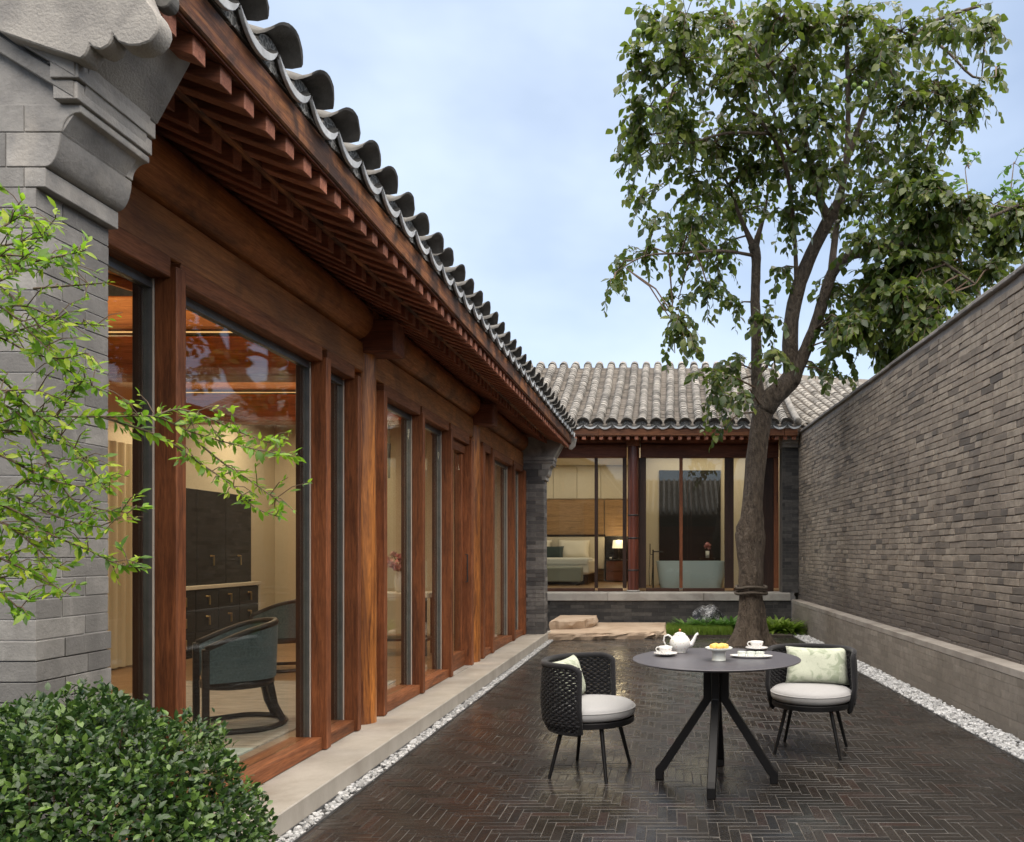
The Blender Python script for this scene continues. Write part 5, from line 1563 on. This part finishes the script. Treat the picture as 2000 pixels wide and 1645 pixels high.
# ------------------------------------------------------------------ round table
TX, TY, TZ = 0.29, 4.77, 0.74
tb = empty('round_table', (TX, TY, 0), 'round dark table on four splayed square legs', 'table')
MB().lathe([(0.001, TZ - 0.022), (0.44, TZ - 0.022), (0.496, TZ - 0.010), (0.505, TZ - 0.005), (0.505, TZ - 0.002), (0.502, TZ), (0.001, TZ)], 96, T(TX, TY, 0)).build('table_top', M['table_top'], tb, smooth=True, angle=R(20))
MB().lathe([(0.001, TZ - 0.032), (0.12, TZ - 0.032), (0.13, TZ - 0.0225), (0.001, TZ - 0.0225)], 32, T(TX, TY, 0)).build('top_plate', M['chair_metal'], tb, smooth=True, angle=R(30))
def square_leg(ang):
    # a square tube that drops, splays out and ends in a short upright foot
    path = [(0.052, TZ - 0.033), (0.052, 0.495), (0.325, 0.075), (0.345, 0.055), (0.345, 0.0)]
    hw = 0.0245
    vs, fs = [], []
    n = len(path)
    for i, (r, z) in enumerate(path):
        a = Vector(path[max(0, i-1)]); b = Vector(path[min(n-1, i+1)])
        p = Vector((r, z))
        d1 = (p - a).normalized() if i > 0 else (b - p).normalized()
        d2 = (b - p).normalized() if i < n - 1 else d1
        t = (d1 + d2).normalized()
        nn = Vector((-t.y, t.x))
        sc = 1 / max(0.5, nn.dot(Vector((-d1.y, d1.x))))
        nn = nn * hw * sc
        for s in (1, -1):
            for q in (1, -1):
                vs.append((r + nn.x * s, hw * q, z + nn.y * s))
    for i in range(n - 1):
        o = i * 4
        for a, b in ((0, 1), (1, 3), (3, 2), (2, 0)):
            fs.append((o + a, o + b, o + 4 + b, o + 4 + a))
    fs += [(0, 2, 3, 1), ((n-1)*4, (n-1)*4 + 1, (n-1)*4 + 3, (n-1)*4 + 2)]
    me = MB().add(vs, fs).mesh('leg', bevel=0.0035)
    bm = bmesh.new(); bm.from_mesh(me); bmesh.ops.recalc_face_normals(bm, faces=bm.faces); bm.to_mesh(me); bm.free()
    obj('leg', me, M['chair_metal'], tb, T(TX, TY, 0) @ RZ(ang))
for k in range(4): square_leg(R(-8 + 90 * k))

# ------------------------------------------------------------------ tea things
def on_table(px, py): 
    d = F * (EYE - TZ) / (py - HY); return (px - CX) * d / F, d
def saucer(x, y, lab, r=0.073):
    o = MB().lathe([(0.03, 0.0), (0.035, 0.003), (r * .8, 0.010), (r, 0.017), (r, 0.0195), (r * .75, 0.0135), (0.03, 0.006), (0.001, 0.006)], 36).build('saucer', M['china_pink'], None, T(x, y, TZ + 0.0005), smooth=True)
    return tag(o, lab, 'saucer', 'saucers on the round table')
def cup(x, y, lab, rot):
    Z = TZ + 0.0075
    t = empty('teacup', (x, y, Z), lab, 'cup', 'teacups on the round table')
    MX = T(x, y, Z) @ RZ(rot)
    MB().lathe([(0.024, 0.0), (0.026, 0.002), (0.024, 0.006), (0.034, 0.018), (0.041, 0.036), (0.043, 0.05), (0.0415, 0.05), (0.039, 0.036), (0.032, 0.02), (0.02, 0.01), (0.001, 0.009)], 32).build('bowl', M['china_pink'], t, MX, smooth=True)
    MB().tube([(0.040, 0, 0.044), (0.052, 0, 0.046), (0.060, 0, 0.036), (0.056, 0, 0.024), (0.037, 0, 0.018)], 0.0035, 8).build('handle', M['china_white'], t, MX, smooth=True)
x, y = on_table(1300, 1281); saucer(x, y, 'flowered saucer beside the white teapot'); cup(x, y, 'flowered teacup on the saucer beside the white teapot', R(180))
x, y = on_table(1478, 1270); saucer(x, y, 'flowered saucer near the far edge behind the oval plate'); cup(x, y, 'flowered teacup on the saucer behind the oval plate', R(175))
x, y = on_table(1328, 1275)
tp = empty('teapot', (x, y, TZ), 'white flowered porcelain teapot with gilt knob standing on the table', 'teapot')
MX = T(x, y, TZ + 0.0005)
MB().lathe([(0.038, 0.0), (0.041, 0.003), (0.040, 0.010), (0.052, 0.024), (0.064, 0.046), (0.067, 0.064), (0.061, 0.086), (0.047, 0.104), (0.036, 0.112), (0.001, 0.114)], 40, None).build('body', M['china'], tp, MX, smooth=True)
MB().lathe([(0.037, 0.112), (0.038, 0.116), (0.028, 0.124), (0.012, 0.130), (0.006, 0.132), (0.001, 0.132)], 32).build('lid', M['china'], tp, MX, smooth=True)
MB().lathe([(0.005, 0.131), (0.004, 0.137), (0.009, 0.142), (0.009, 0.147), (0.001, 0.151)], 16).build('lid_knob', M['gilt'], tp, MX, smooth=True)
MB().tube([(0.052, 0, 0.045), (0.075, 0, 0.055), (0.090, 0, 0.085), (0.102, 0, 0.112), (0.116, 0, 0.122)], [0.019, 0.015, 0.0105, 0.008, 0.0085], 12).build('spout', M['china'], tp, MX, smooth=True)
MB().tube([(-0.050, 0, 0.095), (-0.075, 0, 0.112), (-0.097, 0, 0.105), (-0.104, 0, 0.078), (-0.092, 0, 0.048), (-0.058, 0, 0.032)], [.006, .006, .0055, .0055, .0055, .006], 10).build('handle', M['china'], tp, MX, smooth=True)
x, y = on_table(1404, 1290)
o = MB().lathe([(0.042, 0.0), (0.043, 0.003), (0.040, 0.008), (0.040, 0.048), (0.046, 0.058), (0.076, 0.064), (0.081, 0.070), (0.081, 0.076), (0.077, 0.077), (0.070, 0.072), (0.001, 0.071)], 44, None).build('cake_stand', M['cream_glass'], None, T(x, y, TZ + 0.0005), smooth=True, angle=R(45))
tag(o, 'white footed cake stand in the middle of the table', 'cake stand')
g = random.Random(2)
k = 0
PAST = ['left hand', 'middle', 'right hand', 'rear left', 'rear right']
for dx, dy in ((-0.034, -0.012), (0.002, -0.022), (0.036, -0.010), (-0.018, 0.022), (0.02, 0.024)):
    bm = bmesh.new(); bmesh.ops.create_icosphere(bm, subdivisions=3, radius=1)
    for v in bm.verts:
        v.co *= 1 + 0.16 * mnoise.noise(v.co * 2.2 + Vector((k, 0, 0)))
        v.co = Vector((v.co.x * 0.022, v.co.y * 0.019, max(-0.0105, v.co.z * 0.017)))
    me = bpy.data.meshes.new('pastry'); bm.to_mesh(me); bm.free()
    me.polygons.foreach_set('use_smooth', [True] * len(me.polygons))
    o = obj('pastry', me, M['pastry'], None, T(x + dx, y + dy, TZ + 0.083) @ RZ(g.uniform(0, 3)))
    tag(o, '%s golden pastry on the cake stand' % PAST[k], 'pastry', 'pastries on the cake stand'); k += 1
x, y = on_table(1467, 1285)
o = MB().lathe([(0.09, 0.0), (0.10, 0.002), (0.122, 0.010), (0.129, 0.014), (0.128, 0.016), (0.11, 0.009), (0.001, 0.006)], 48, None, 1.0, 0.42).build('oval_plate', M['china_white'], None, T(x, y, TZ + 0.0005) @ RZ(R(-9)), smooth=True)
tag(o, 'white oval plate holding three small bowls', 'plate')
for i, (dx, dy) in enumerate(((-0.055, 0.008), (0.0, 0.0), (0.052, -0.010))):
    o = MB().lathe([(0.020, 0.0), (0.023, 0.002), (0.026, 0.012), (0.0275, 0.030), (0.026, 0.030), (0.024, 0.014), (0.001, 0.010)], 28).build('small_bowl', M['cream_glass'], None, T(x + dx, y + dy, TZ + 0.0075), smooth=True, angle=R(40))
    tag(o, 'small pale bowl on the oval plate, %s' % ('nearest the cake stand', 'middle of three', 'nearest the woven chair by the ledge')[i], 'bowl', 'small bowls on the oval plate')

# ------------------------------------------------------------------ room behind the glazed front
M['tweed'] = fabric('tweed', (0.045, 0.065, 0.075), (0.11, 0.14, 0.15), 70, bumps=0.6)
M['olive'] = fabric('olive', (0.10, 0.095, 0.07), (0.18, 0.17, 0.13), 90)
M['mint'] = fabric('mint', (0.30, 0.42, 0.37), (0.38, 0.50, 0.45), 100)
FL = 0.13
def rugmat(name, a, b_):
    m, n, l, b = principled(name)
    k = noise(n, l, wpos(n, l, (2, 22, 1), (0, 0, 0.35)), 2.2, 5, 0.6, 0.6)
    l.new(mixc(n, l, rng_map(n, l, k, 0.4, 0.62, 0, 1), a, b_), b.inputs['Base Color']); b.inputs['Roughness'].default_value = 0.95
    bump(n, l, b, k, 0.4, 0.004)
    return m
rg = empty('rug', (-3.6, 6.0, FL), 'patterned grey brown rug with pale blue border under the armchair', 'rug')
MB().box(-4.7, -2.62, 5.0, 7.6, FL + 0.001, FL + 0.012).build('field', rugmat('rug_field', (0.26, 0.22, 0.19), (0.42, 0.37, 0.32)), rg)
MB().box(-4.7, -2.62, 4.55, 4.998, FL + 0.001, FL + 0.012).build('border', rugmat('rug_border', (0.40, 0.46, 0.45), (0.48, 0.54, 0.53)), rg)

def tub_chair(x, y, rot, lab):
    t = empty('armchair', (x, y, FL + 0.013), lab, 'armchair', 'tub armchairs in the front room')
    MX = T(x, y, FL + 0.013) @ RZ(rot) @ SC(0.86, 0.9, 0.97)     # faces local +x
    pl = []
    n = 24
    for i in range(n + 1):
        q = i / n                                     # a U in plan: straight arms, round back
        if q < 0.27: p_ = (0.28 - 0.36 * q / 0.27, 0.30)
        elif q > 0.73: p_ = (-0.08 + 0.36 * (q - 0.73) / 0.27, -0.30)
        else:
            a = R(90) + math.pi * (q - 0.27) / 0.46
            p_ = (-0.08 + math.cos(a) * 0.22, math.sin(a) * 0.30)
        pl.append((p_[0], p_[1], 0.60 + 0.16 * math.sin(math.pi * q)))
    ins, outs = [], []
    vs, fs = [], []
    for i, (px_, py_, pz_) in enumerate(pl):
        for rr, zz in ((0.95, 0.36), (1.0, pz_ - 0.015), (0.87, pz_ - 0.015), (0.82, 0.36)):
            vs.append((px_ * rr, py_ * rr, zz))
    for i in range(n):
        o = i * 4
        for a in range(4):
            b = (a + 1) % 4
            fs.append((o + a, o + b, o + 4 + b, o + 4 + a))
    fs += [(3, 2, 1, 0), (n*4, n*4+1, n*4+2, n*4+3)]
    me = MB().add(vs, fs).mesh('shell', smooth=True, angle=R(40))
    bm = bmesh.new(); bm.from_mesh(me); bmesh.ops.recalc_face_normals(bm, faces=bm.faces); bm.to_mesh(me); bm.free()
    obj('shell', me, M['tweed'], t, MX)
    MB().tube([(p[0] * 0.94, p[1] * 0.94, p[2]) for p in pl], 0.024, 8).build('top_rail', M['dark_wood'], t, MX, smooth=True)
    MB().lathe([(0.26, 0.30), (0.275, 0.31), (0.275, 0.35), (0.26, 0.36)], 32).build('seat_frame', M['dark_wood'], t, MX, smooth=True)
    MB().lathe([(0.255, 0.361), (0.262, 0.38), (0.262, 0.41), (0.25, 0.43), (0.15, 0.44), (0.001, 0.442)], 32).build('seat_cushion', M['olive'], t, MX, smooth=True)
    for s in (0, n):
        p = Vector(pl[s])
        MB().box(p.x * 0.94 - .025, p.x * 0.94 + .025, p.y * 0.94 - .025, p.y * 0.94 + .025, 0.0, p.z + 0.005).build('front_leg', M['dark_wood'], t, MX, bevel=0.006)
    for a in (150, 210):
        ca, sa = math.cos(R(a)), math.sin(R(a))
        MB().tube([(ca * .25, sa * .25, 0.31), (ca * .29, sa * .29, 0.15), (ca * .36, sa * .36, 0.03)], [0.032, 0.028, 0.026], 6).build('rear_leg', M['dark_wood'], t, MX)
    hoop = [(pl[0][0] * .94, pl[0][1] * .94, 0.02)] + [(math.cos(R(a)) * .36, math.sin(R(a)) * .36, 0.02) for a in range(105, 256, 10)] + [(pl[n][0] * .94, pl[n][1] * .94, 0.02)]
    MB().tube(hoop, 0.02, 6).build('base_hoop', M['dark_wood'], t, MX)
tub_chair(-3.06, 5.62, R(217), 'blue grey tub armchair with dark wood frame just inside the big pane')
tub_chair(-4.05, 8.35, R(185), 'blue grey tub armchair farther back beside the lacquer cabinet')
ot = empty('ottoman', (-3.1, 4.05, FL), 'mint green stool half hidden behind the brick pier', 'stool')
MB().lathe([(0.20, 0.06), (0.215, 0.08), (0.215, 0.38), (0.20, 0.43), (0.15, 0.45), (0.001, 0.455)], 32, T(-3.1, 4.05, FL)).build('seat', M['mint'], ot, smooth=True)
for k in range(4):
    a = R(45 + 90 * k)
    MB().tube([(-3.1 + math.cos(a) * .16, 4.05 + math.sin(a) * .16, FL), (-3.1 + math.cos(a) * .16, 4.05 + math.sin(a) * .16, FL + .07)], 0.015, 8).build('leg', M['dark_wood'], ot)

cb = empty('lacquer_cabinet', (-5.75, 10.0, FL), 'dark lacquer cabinet of drawers with brass handles against the back wall', 'cabinet')
CX0, CXF, CY0, CY1 = -5.995, -5.60, 8.85, 10.78
MB().box(CX0, CXF, CY0, CY1, FL + 0.001, FL + 0.80).build('body', M['lacquer'], cb, bevel=0.004)
MB().box(CX0, CXF + 0.03, CY0 - 0.02, CY1 + 0.05, FL + 0.802, FL + 0.845).build('top', M['cream_panel'], cb, bevel=0.004)
MB().box(CX0, CXF + 0.025, CY1 + 0.002, CY1 + 0.05, FL + 0.001, FL + 0.80).build('side_board', M['cream_panel'], cb, bevel=0.004)
for r in range(3):
    for c_ in range(4):
        y0 = CY0 + 0.03 + c_ * 0.475; z0 = FL + 0.06 + r * 0.245
        dw = MB().box(CXF + 0.001, CXF + 0.018, y0, y0 + 0.465, z0, z0 + 0.235).build('drawer', M['lacquer'], cb, bevel=0.003)
        MB().tube([(CXF + .018, y0 + .21, z0 + .165), (CXF + .035, y0 + .21, z0 + .165), (CXF + .035, y0 + .25, z0 + .165), (CXF + .035, y0 + .25, z0 + .06)], 0.012, 6).build('handle', M['brass'], dw)
for c_ in range(3):
    y0 = CY0 + 0.02 + c_ * 0.62
    dw = MB().box(CX0 + 0.02, CXF - 0.05, y0, y0 + 0.612, FL + 0.85, FL + 2.0).build('upper_door', M['lacquer'], cb, bevel=0.003)
    MB().tube([(CXF - .05, y0 + .28, FL + 1.2), (CXF - .033, y0 + .28, FL + 1.2), (CXF - .033, y0 + .32, FL + 1.2), (CXF - .033, y0 + .32, FL + 1.08)], 0.012, 6).build('handle', M['brass'], dw)

cs = empty('console_table', (-3.3, 9.6, FL), 'pale console table carrying the flower vase behind the glass', 'table')
MB().box(-3.75, -2.85, 9.42, 9.85, FL + 0.70, FL + 0.76).build('top', M['cream_panel'], cs, bevel=0.005)
for a in (-3.70, -2.94):
    for b in (9.46, 9.77): MB().box(a, a + .045, b, b + .045, FL + 0.001, FL + 0.699).build('leg', M['dark_wood'], cs, bevel=0.003)
MB().box(-3.72, -2.88, 9.45, 9.82, FL + 0.18, FL + 0.21).build('shelf', M['dark_wood'], cs, bevel=0.003)
vx, vy, vz = -3.25, 9.62, FL + 0.761
vs_ = empty('flower_vase', (vx, vy, vz), 'pale vase of pink and white flowers on the console table', 'vase')
MB().lathe([(0.05, 0.0), (0.07, 0.03), (0.085, 0.12), (0.075, 0.20), (0.06, 0.23), (0.065, 0.25), (0.058, 0.25), (0.052, 0.22), (0.001, 0.21)], 28, T(vx, vy, vz)).build('vase', M['china_white'], vs_, smooth=True)
M['bloom'] = stain('bloom', (0.55, 0.16, 0.18), (0.80, 0.62, 0.60), 14, bumps=0.3, var=0.3)
g = random.Random(9)
pet = leaf_shape(0.8, 0.5, -0.3)
mb = MB(); ms = []
for i in range(26):
    u = Vector((g.gauss(0, 1), g.gauss(0, 1), abs(g.gauss(0.4, .7)))).normalized()
    c = Vector((vx, vy, vz + 0.30)) + Vector((u.x * .17, u.y * .17, u.z * .17))
    MB().tube([(vx, vy, vz + .2), tuple(Vector((vx, vy, vz + .26)).lerp(c, .5)), tuple(c)], .003, 4, caps=False).build('flower_stem', M['stem'], vs_)
    mm = MB()
    for j in range(12):
        d = Vector((g.gauss(0, 1), g.gauss(0, 1), g.gauss(0, 1))).normalized() + u * .5
        mm.add(*pet, frame_mat(c, d, u, 0.055))
    mm.build('bloom', M['bloom'], vs_, smooth=True)
pd = empty('pendant_lamp', (-3.3, 9.35, 2.2), 'thin dark pendant lamp hanging behind the glass', 'lamp')
MB().tube([(-3.3, 9.35, 3.4), (-3.3, 9.35, 2.66)], 0.006, 6).build('cord', M['metal_black'], pd)
MB().tube([(-3.3, 9.35, 2.66), (-3.3, 9.35, 2.25)], [0.02, 0.014], 10).build('shade', M['metal_black'], pd)

# curtain by the first pane
def curtain(name, lab, x, y0, y1, z0, z1, n, amp):
    vs, fs = [], []
    m = n * 6
    for i in range(m + 1):
        yy = y0 + (y1 - y0) * i / m
        xx = x + amp * math.sin(i * math.pi / 3)
        vs += [(xx, yy, z0), (xx, yy, z1), (xx - .006, yy, z0), (xx - .006, yy, z1)]
    for i in range(m):
        o = i * 4
        fs += [(o, o+4, o+5, o+1), (o+2, o+3, o+7, o+6)]
    o = MB().add(vs, fs).build(name, M['linen'], None, smooth=True)
    return tag(o, lab, 'curtain')
M['linen'] = fabric('linen', (0.52, 0.44, 0.30), (0.60, 0.52, 0.37), 200)
curtain('curtain', 'cream curtain in folds against the far wall beyond the first pane', -5.85, 7.2, 8.7, FL + 0.02, 2.55, 12, 0.03)

# ------------------------------------------------------------------ bedroom and bathroom in the rear house
RF = 0.643
M['duvet'] = fabric('duvet', (0.60, 0.58, 0.53), (0.68, 0.66, 0.61), 60)
M['linen_white'] = fabric('linen_white', (0.70, 0.66, 0.57), (0.76, 0.72, 0.64), 60)
M['dark_green'] = fabric('dark_green', (0.025, 0.04, 0.042), (0.05, 0.07, 0.07), 80)
M['bench_fabric'] = fabric('bench_fabric', (0.19, 0.20, 0.165), (0.26, 0.27, 0.225), 90)
bd = empty('bed', (-2.9, 18.9, RF), 'wide bed with white bedding seen through the bedroom glass', 'bed')
MB().box(-3.9, -1.82, 17.92, 19.92, RF + 0.001, RF + 0.22).build('base', M['dark_wood'], bd, bevel=0.01)
MB().box(-3.95, -1.78, 17.86, 19.9, RF + 0.221, RF + 0.56).build('mattress', M['linen_white'], bd, bevel=0.06, seg=3)
MB().box(-3.97, -1.80, 17.84, 19.0, RF + 0.42, RF + 0.60).build('duvet', M['duvet'], bd, bevel=0.05, seg=3)
MB().box(-3.97, -1.60, 19.86, 19.925, RF + 0.3, RF + 1.12).build('headboard', M['cream_panel'], bd, bevel=0.02)
MB().box(-3.97, -1.58, 19.85, 19.926, RF + 1.123, RF + 1.17).build('head_rail', M['dark_wood'], bd, bevel=0.006)
for i, xx in enumerate((-3.3, -2.35)):
    o = obj('bed_pillow', pillow_mesh(0.8, 0.5, 0.24), M['linen_white'], None, T(xx, 19.68, RF + 0.80) @ RX(R(72)))
    tag(o, 'large white pillow at the head of the bed, %s' % ('partly hidden by the brick pier' if i == 0 else 'nearest the bedside lamp'), 'pillow', 'white bed pillows')
o = obj('bed_pillow', pillow_mesh(0.62, 0.34, 0.16), M['dark_green'], None, T(-2.87, 19.42, RF + 0.72) @ RX(R(70)))
tag(o, 'dark green cushion lying against the white pillows', 'pillow')
bn = empty('bed_bench', (-2.6, 17.5, RF), 'olive grey upholstered bench standing at the foot of the bed', 'bench')
MB().box(-3.3, -1.90, 17.3, 17.72, RF + 0.08, RF + 0.40).build('seat', M['bench_fabric'], bn, bevel=0.03, seg=3)
for a in (-3.2, -2.02):
    for b in (17.34, 17.64): MB().box(a, a + .05, b, b + .05, RF + .001, RF + .0795).build('leg', M['dark_wood'], bn)
ns = empty('nightstand', (-1.28, 19.6, RF), 'dark wooden nightstand beside the bed', 'nightstand')
MB().box(-1.52, -1.04, 19.4, 19.93, RF + 0.02, RF + 0.52).build('body', M['wood_x'], ns, bevel=0.006)
MB().box(-1.50, -1.06, 19.38, 19.399, RF + 0.27, RF + 0.50).build('drawer', M['wood_x'], ns, bevel=0.003)
MB().box(-1.55, -1.01, 19.37, 19.93, RF + 0.521, RF + 0.545).build('top', M['dark_wood'], ns, bevel=0.003)
lx, ly, lz = -1.22, 19.66, RF + 0.546
lp = empty('table_lamp', (lx, ly, lz), 'lit bedside lamp with pale cylindrical shade on the nightstand', 'lamp')
MB().lathe([(0.07, 0.0), (0.072, 0.015), (0.03, 0.03), (0.02, 0.06), (0.035, 0.14), (0.03, 0.22), (0.012, 0.26), (0.010, 0.30)], 24, T(lx, ly, lz)).build('base', M['dark_wood'], lp, smooth=True)
M['shade'] = plain('shade', (0.75, 0.68, 0.52), 0.8, emit=(1.0, 0.78, 0.48), es=0.5)
MB().lathe([(0.17, 0.28), (0.15, 0.48)], 32, T(lx, ly, lz)).build('shade', M['shade'], lp, smooth=True, angle=R(40))
pl_ = bpy.data.lights.new('bedside_bulb', 'POINT'); pl_.energy = 4; pl_.color = (1, .76, .46); pl_.shadow_soft_size = 0.05
po = bpy.data.objects.new('bedside_bulb', pl_); po.location = (lx, ly - 0.2, lz + 0.55); COL.objects.link(po)
o = MB().lathe([(0.025, 0), (0.03, 0.05), (0.028, 0.06), (0.001, 0.055)], 16).build('small_vase', M['china_white'], None, T(-1.42, 19.52, RF + 0.5455), smooth=True)
tag(o, 'tiny white vase on the nightstand beside the lamp', 'vase')

M['tub'] = plain('tub', (0.50, 0.58, 0.60), 0.25)
bt2 = empty('bathtub', (0.45, 15.95, RF), 'pale blue freestanding bathtub behind the glass', 'bathtub')
vs_t, fs_t = [], []
for hx, hy, z in ((0.60, 0.30, 0.001), (0.625, 0.315, 0.03), (0.67, 0.345, 0.30), (0.70, 0.36, 0.53), (0.705, 0.363, 0.55), (0.685, 0.345, 0.552), (0.64, 0.31, 0.30), (0.56, 0.25, 0.08)):
    for i in range(48):
        a = 2 * math.pi * i / 48
        c_, s_ = math.cos(a), math.sin(a)
        vs_t.append((math.copysign(abs(c_) ** 0.35, c_) * hx, math.copysign(abs(s_) ** 0.35, s_) * hy, z))
for j in range(7):
    for i in range(48):
        p, q_ = j * 48 + i, j * 48 + (i + 1) % 48
        fs_t.append((p, q_, q_ + 48, p + 48))
fs_t += [tuple(range(48))[::-1], tuple(range(7 * 48, 8 * 48))]
MB().add(vs_t, fs_t).build('shell', M['tub'], bt2, T(0.46, 15.95, RF), smooth=True, angle=R(40))
MB().lathe([(0.025, 0.081), (0.025, 0.085), (0.001, 0.086)], 16).build('drain', M['metal_black'], bt2, T(0.45, 15.95, RF))
tpx = empty('bath_tap', (-0.30, 15.75, RF), 'black freestanding bath tap with hand shower beside the tub', 'tap')
MB().tube([(-0.30, 15.75, RF + .001), (-0.30, 15.75, RF + 0.78)], 0.016, 10).build('riser', M['metal_black'], tpx)
MB().tube([(-0.30, 15.75, RF + 0.74), (-0.12, 15.8, RF + 0.74), (-0.10, 15.8, RF + 0.72)], 0.012, 8).build('spout', M['metal_black'], tpx)
MB().tube([(-0.30, 15.75, RF + 0.68), (-0.36, 15.74, RF + 0.69), (-0.36, 15.74, RF + 0.9)], 0.010, 8).build('hand_shower', M['metal_black'], tpx)
MB().tube([(-0.36, 15.74, RF + 0.70), (-0.38, 15.72, RF + 0.35), (-0.37, 15.72, RF + 0.06), (-0.33, 15.73, RF + 0.08), (-0.31, 15.74, RF + 0.45)], 0.006, 6).build('hose', M['metal_black'], tpx, smooth=True)
st = empty('side_table', (0.84, 16.9, RF), 'small dark table behind the bathtub', 'table')
MB().lathe([(0.16, 0.58), (0.165, 0.59), (0.165, 0.605), (0.001, 0.606)], 24, T(0.84, 16.9, RF)).build('top', M['dark_wood'], st)
MB().tube([(0.84, 16.9, RF + .012), (0.84, 16.9, RF + .58)], 0.02, 8).build('post', M['dark_wood'], st)
MB().lathe([(0.13, 0.001), (0.13, 0.012), (0.001, 0.013)], 24, T(0.84, 16.9, RF)).build('foot', M['dark_wood'], st)
fv = empty('flower_vase', (0.84, 16.9, RF + .607), 'single pink flower in a white vase behind the bathtub', 'vase')
MB().lathe([(0.04, 0.0), (0.042, 0.15), (0.036, 0.15), (0.001, 0.14)], 20, T(0.84, 16.9, RF + .607)).build('vase', M['china_white'], fv, smooth=True)
mm = MB()
for j in range(40):
    d = Vector((g.gauss(0, 1), g.gauss(0, 1), g.gauss(0.3, 1))).normalized()
    mm.add(*pet, frame_mat(Vector((0.84, 16.9, RF + .607 + .25)), d, Vector((0, 0, 1)), 0.09))
mm.build('bloom', M['bloom'], fv, smooth=True)
MB().tube([(0.84, 16.9, RF + .72), (0.84, 16.9, RF + .86)], .004, 5).build('flower_stem', M['stem'], fv)
